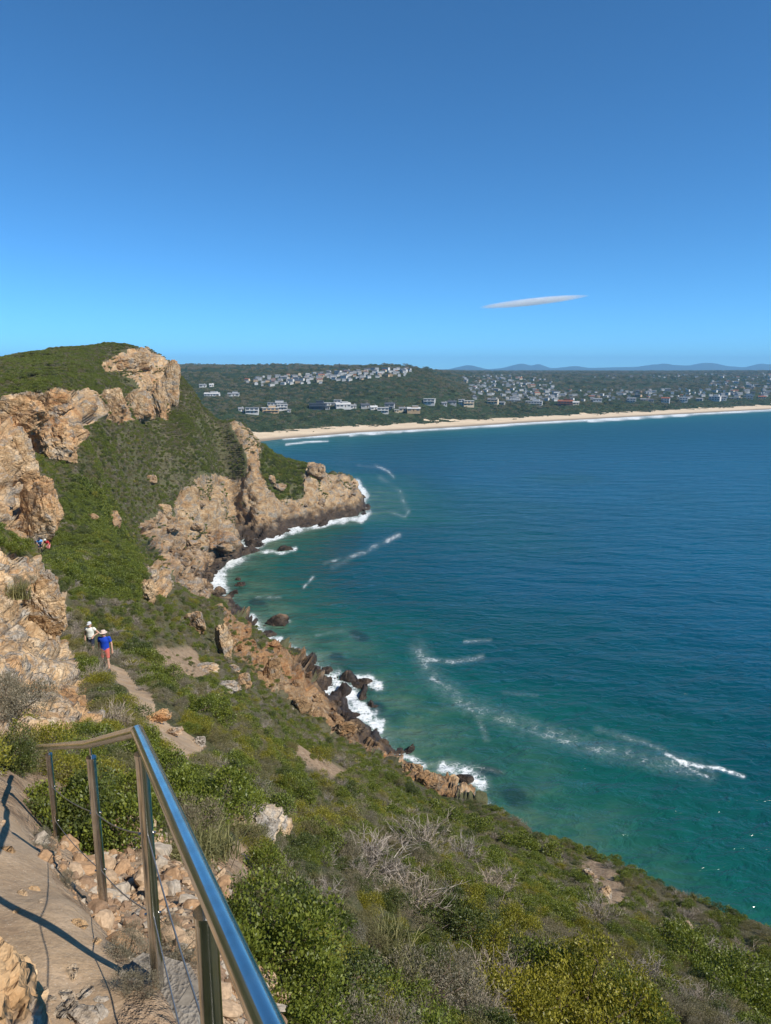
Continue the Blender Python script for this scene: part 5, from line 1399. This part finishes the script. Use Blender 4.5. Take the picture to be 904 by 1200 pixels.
def person(loc, rz, pose, top, bottom, hat, hatkind, label, group=None, h=1.74, detail=1, slv=.5):
    """pose: joints in metres for a 1.74 m figure facing -y; x to its left (image right)"""
    s = h/1.74; J = {k: np.array(v, float)*s for k, v in pose.items()}
    o = bpy.data.objects.new('person', None); C.objects.link(o); o.location = loc; o.rotation_euler = (0, 0, rz)
    tag(o, label, 'person', group)
    hd = J['head']; up = unit(hd-J['neck']); fw = unit(J.get('look', np.array([0, -1, -.08])))
    cap = [(J['pelvis'], J['waist'], .125*s, .115*s, (1.2, .85, 1)), (J['waist'], J['chest'], .115*s, .135*s, (1.22, .85, 1)), (J['chest'], J['neck'], .12*s, .055*s, (1.25, .9, 1)), (J['neck'], hd-up*.04*s, .052*s, .055*s),
           (hd-up*.03*s, hd+up*.05*s, .078*s, .090*s, (.92, 1.05, 1.15)), (hd+fw*.03*s-up*.07*s, hd-up*.04*s, .045*s, .06*s), (hd+fw*.085*s-up*.015*s, hd+fw*.10*s-up*.03*s, .012*s, .016*s)]
    for sd in (-1, 1):
        cap.append((hd+np.array([sd*.085*s, 0, 0])-up*.02*s, hd+np.array([sd*.088*s, .01, 0])+up*.01*s, .014*s, .018*s))
    for q in 'LR':
        cap += [(J['chest']*.75+J['neck']*.25, J['sh'+q], .06*s, .058*s), (J['sh'+q], J['el'+q], .052*s, .040*s), (J['el'+q], J['wr'+q], .039*s, .027*s)]
        hdv = unit(J['wr'+q]-J['el'+q])*.6+np.array([0, 0, -.4]); hdv = unit(hdv)
        sd = np.cross(hdv, [0, 1, 0]); sd = unit(sd); pe = J['wr'+q]+hdv*.085*s
        cap.append((J['wr'+q], pe, .028*s, .034*s, (1, .75, 1)))
        for k, ln in enumerate((.075, .085, .08, .062)):
            f0 = pe+sd*(k-1.5)*.019*s; m = f0+hdv*ln*.55*s+np.array([0, -.006, 0]); cap += [(f0, m, .0095*s, .009*s), (m, m+unit(hdv+np.array([0, -.35, 0]))*ln*.5*s, .009*s, .0075*s)]
        th = J['wr'+q]+hdv*.03*s; out = sd*(-1); cap.append((th, th+(out*.7+hdv*.7)*.065*s, .012*s, .009*s))
        cap += [(J['pelvis']+np.array([(.07 if q == 'L' else -.07)*s, 0, -.03*s]), J['kn'+q], .088*s, .056*s), (J['kn'+q], J['an'+q], .055*s, .036*s), (J['kn'+q]*.62+J['an'+q]*.38+np.array([0, .018*s, 0]), J['kn'+q]*.5+J['an'+q]*.5, .05*s, .046*s), (J['an'+q]+np.array([0, .03*s, -.04*s]), J['an'+q]+np.array([0, -.14*s, -.055*s]), .036*s, .03*s)]
    hh = .0135 if detail else .03
    v, f = surface_net(cap, .022, hh)
    body = link('body', mesh_np('person_body', v, f, [M_SKIN], True), o)
    def cloth(nm, caps, mat, sm=.03):
        v, f = surface_net(caps, sm, hh*1.2); return link(nm, mesh_np(nm, v, f, [mat], True), o)
    e = .016*s
    shp = [(J['pelvis']+np.array([0, 0, .0]), J['waist'], .132*s+e, .122*s+e, (1.22, .88, 1)), (J['waist'], J['chest'], .118*s+e, .138*s+e, (1.24, .88, 1)), (J['chest'], J['chest']*.3+J['neck']*.7, .13*s, .078*s, (1.25, .9, 1))]
    for q in 'LR': shp += [(J['chest']*.75+J['neck']*.25, J['sh'+q], .068*s, .068*s), (J['sh'+q], J['sh'+q]*(1-slv)+J['el'+q]*slv, .067*s, .068*s)]
    cloth('shirt', shp, CL[top])
    sp = [(J['pelvis']+np.array([0, 0, .04*s]), J['pelvis']-np.array([0, 0, .02*s]), .138*s+e*.4, .138*s+e*.3, (1.22, .9, 1))]
    for q in 'LR':
        hp = J['pelvis']+np.array([(.075 if q == 'L' else -.075)*s, 0, -.03*s]); sp.append((hp, hp*.25+J['kn'+q]*.75, .098*s+e*.5, .084*s+e*.4))
    cloth('shorts', sp, CL[bottom])
    for q in 'LR':
        cloth('shoe', [(J['an'+q]+np.array([0, .04*s, -.045*s]), J['an'+q]+np.array([0, -.16*s, -.06*s]), .045*s, .042*s), (J['an'+q]+np.array([0, .02*s, -.01*s]), J['an'+q], .048*s, .046*s)], M_SHOE)
    hm = MB(); nseg = 20
    c = hd+up*.075*s
    prof = [(.165, .0), (.16, .012), (.102, .02), (.098, .075), (.075, .1), (.0, .108)] if hatkind == 'brim' else [(.101, -.01), (.103, .03), (.092, .07), (.06, .098), (.0, .106)]
    vv = [(c[0]+r_*s*math.cos(a), c[1]+r_*s*math.sin(a)*1.06, c[2]+z*s) for r_, z in prof for a in np.linspace(0, 2*math.pi, nseg, endpoint=False)]
    ff = [(i*nseg+j, i*nseg+(j+1) % nseg, (i+1)*nseg+(j+1) % nseg, (i+1)*nseg+j) for i in range(len(prof)-1) for j in range(nseg)]
    hm.add(vv, ff); ho = hm.build('hat', CL[hat], o, True)
    if hatkind == 'cap':
        MB().add([(c[0]-.07*s, c[1]-.08*s, c[2]), (c[0]+.07*s, c[1]-.08*s, c[2]), (c[0]+.05*s, c[1]-.18*s, c[2]-.012), (c[0]-.05*s, c[1]-.18*s, c[2]-.012), (c[0]-.07*s, c[1]-.08*s, c[2]+.012), (c[0]+.07*s, c[1]-.08*s, c[2]+.012), (c[0]+.05*s, c[1]-.18*s, c[2]), (c[0]-.05*s, c[1]-.18*s, c[2])], [(0,3,2,1),(4,5,6,7),(0,1,5,4),(1,2,6,5),(2,3,7,6),(3,0,4,7)]).build('peak', CL[hat], ho)
    cloth('hair', [(hd+up*.04*s-fw*.03*s, hd-up*.03*s-fw*.05*s, .088*s, .07*s, (.98, 1, 1))], M_HAIR)
    for sd in (-1, 1):
        e_ = hd+fw*.088*s+np.array([sd*.033*s, 0, .012*s]); cloth('eye', [(e_, e_+fw*.002, .012*s, .012*s)], M_EYE) if detail else None
    if detail: cloth('mouth', [(hd+fw*.088*s-up*.062*s+np.array([-.02*s, 0, 0]), hd+fw*.088*s-up*.062*s+np.array([.02*s, 0, 0]), .009*s, .009*s)], plain('lips', (.35, .12, .10), .5, .3))
    return o
WALK = dict(pelvis=(0, 0, .93), waist=(0, -.01, 1.10), chest=(0, -.02, 1.30), neck=(0, -.02, 1.47), head=(0, -.06, 1.60), look=(0, -1, -.35), shL=(.19, -.01, 1.40), elL=(.27, .02, 1.13), wrL=(.30, -.05, .89), shR=(-.19, -.01, 1.40), elR=(-.26, .10, 1.14), wrR=(-.27, .10, .90),
            knL=(.13, -.16, .50), anL=(.16, -.20, .085), knR=(-.11, -.06, .52), anR=(-.10, .24, .20))
AKIM = dict(pelvis=(0, 0, .93), waist=(0, 0, 1.10), chest=(0, 0, 1.30), neck=(0, 0, 1.47), head=(0, -.03, 1.60), look=(.15, -1, -.3), shL=(.18, 0, 1.40), elL=(.38, .06, 1.17), wrL=(.19, -.08, 1.06), shR=(-.18, 0, 1.40), elR=(-.27, .08, 1.15), wrR=(-.25, -.05, .93),
            knL=(.10, -.10, .50), anL=(.11, -.08, .085), knR=(-.10, -.02, .51), anR=(-.11, .06, .085))
BEND = dict(pelvis=(0, .1, .92), waist=(0, .02, 1.06), chest=(0, -.12, 1.20), neck=(0, -.22, 1.33), head=(0, -.31, 1.42), look=(0, -.8, -.6), shL=(.18, -.16, 1.27), elL=(.24, -.26, 1.02), wrL=(.16, -.42, .92), shR=(-.18, -.16, 1.27), elR=(-.24, -.24, 1.02), wrR=(-.14, -.42, .95),
            knL=(.11, -.06, .50), anL=(.12, .02, .085), knR=(-.11, .0, .50), anR=(-.12, .16, .10))
def stand(px, py, t0, t1): return ground(px, py, t0, t1)
q = stand(126, 783, 24, 42); tm_ = to_px(*q)[2]; print('man depth', tm_)
HM = 45.5*tm_/FPX*1.06
person((q[0], q[1], q[2]-.02), .12, WALK, 'blue', 'salmon', 'straw', 'brim', 'person in blue T-shirt, salmon shorts and pale brimmed hat walking up the footpath', h=HM)
q2 = ground(109, 768, 27, 46)
print('woman px', to_px(*q2))
person((q2[0], q2[1], q2[2]-.02), .05, AKIM, 'white', 'navy', 'capgrey', 'cap', 'person in white top, dark shorts and grey cap with hand on hip on the footpath', h=HM*.93, slv=.25)
for px, py, ps, a, b, c, k, lab, rz in [(48,649,BEND,'lightblue','navy','navy','cap','distant person in light blue shirt on the path below the rock wall',.5),(57,650,BEND,'red','pink','white','cap','distant person in red top with white cap beside the rock wall',-.2)]:
    q = stand(px, py, 60, 100); person((q[0], q[1], q[2]+.1), rz, ps, a, b, c, k, lab, detail=0)

# ------------------------------------------------------------------ cloud and haze
def lens(name, c, L, Hh, D, tilt):
    bm = bmesh.new(); bmesh.ops.create_icosphere(bm, subdivisions=4, radius=1.0); me = bpy.data.meshes.new(name); bm.to_mesh(me); bm.free()
    v = np.empty(len(me.vertices)*3, np.float32); me.vertices.foreach_get('co', v); v = v.reshape(-1, 3)
    x = v[:, 0]
    prof = np.sqrt(np.clip(1-np.abs(x)**1.6, 0, 1))
    v[:, 2] *= (.55+.45*prof)*(1-.25*x); me.vertices.foreach_set('co', (v*np.array([L, D, Hh])).ravel().astype(np.float32)); me.update()
    o = link(name, me, None, 'thin white lens-shaped cloud in the clear blue sky', 'cloud'); o.location = c; o.rotation_euler = (0, -tilt, 0)
    t = NT('cloud_vapour'); p = t.obco()
    n = t.noise(t.scale(p, (.006, .006, .035)), 1.0, 5, .65)
    sp = t.sepz(p); nx = t.math('DIVIDE', sp[0], L); nz = t.math('DIVIDE', sp[2], Hh); ny = t.math('DIVIDE', sp[1], D)
    r2 = t.math('ADD', t.math('ADD', t.math('MULTIPLY', nx, nx), t.math('MULTIPLY', ny, ny)), t.math('MULTIPLY', nz, nz))
    d = t.math('MULTIPLY', t.mapr(r2, .0, .95, 1.0, 0.0), t.mapr(n, .34, .6, .25, 1.0))
    vol = t.n('VolumePrincipled'); t.set(vol.inputs['Density'], t.math('MULTIPLY', d, .036)); vol.inputs['Color'].default_value = (1, 1, 1, 1); vol.inputs['Anisotropy'].default_value = .1
    t.t.links.new(vol.outputs[0], t.out.inputs['Volume']); me.materials.append(t.m)
    return o
cq = P(626, 353.5, 6500); lens('cloud', cq, 520, 34, 180, math.atan2(6.5, 62))
hb = MB().box(-22000, 22000, -4000, 21000, -11, 420)
hz = NT('haze_air'); vol = hz.n('VolumePrincipled'); vol.inputs['Density'].default_value = 8.0e-5; vol.inputs['Color'].default_value = (.32, .66, 1.0, 1); vol.inputs['Anisotropy'].default_value = .0
hz.t.links.new(vol.outputs[0], hz.out.inputs['Volume'])
hb.build('haze', hz.m, None, label='thin blue haze over the bay', kind='stuff')
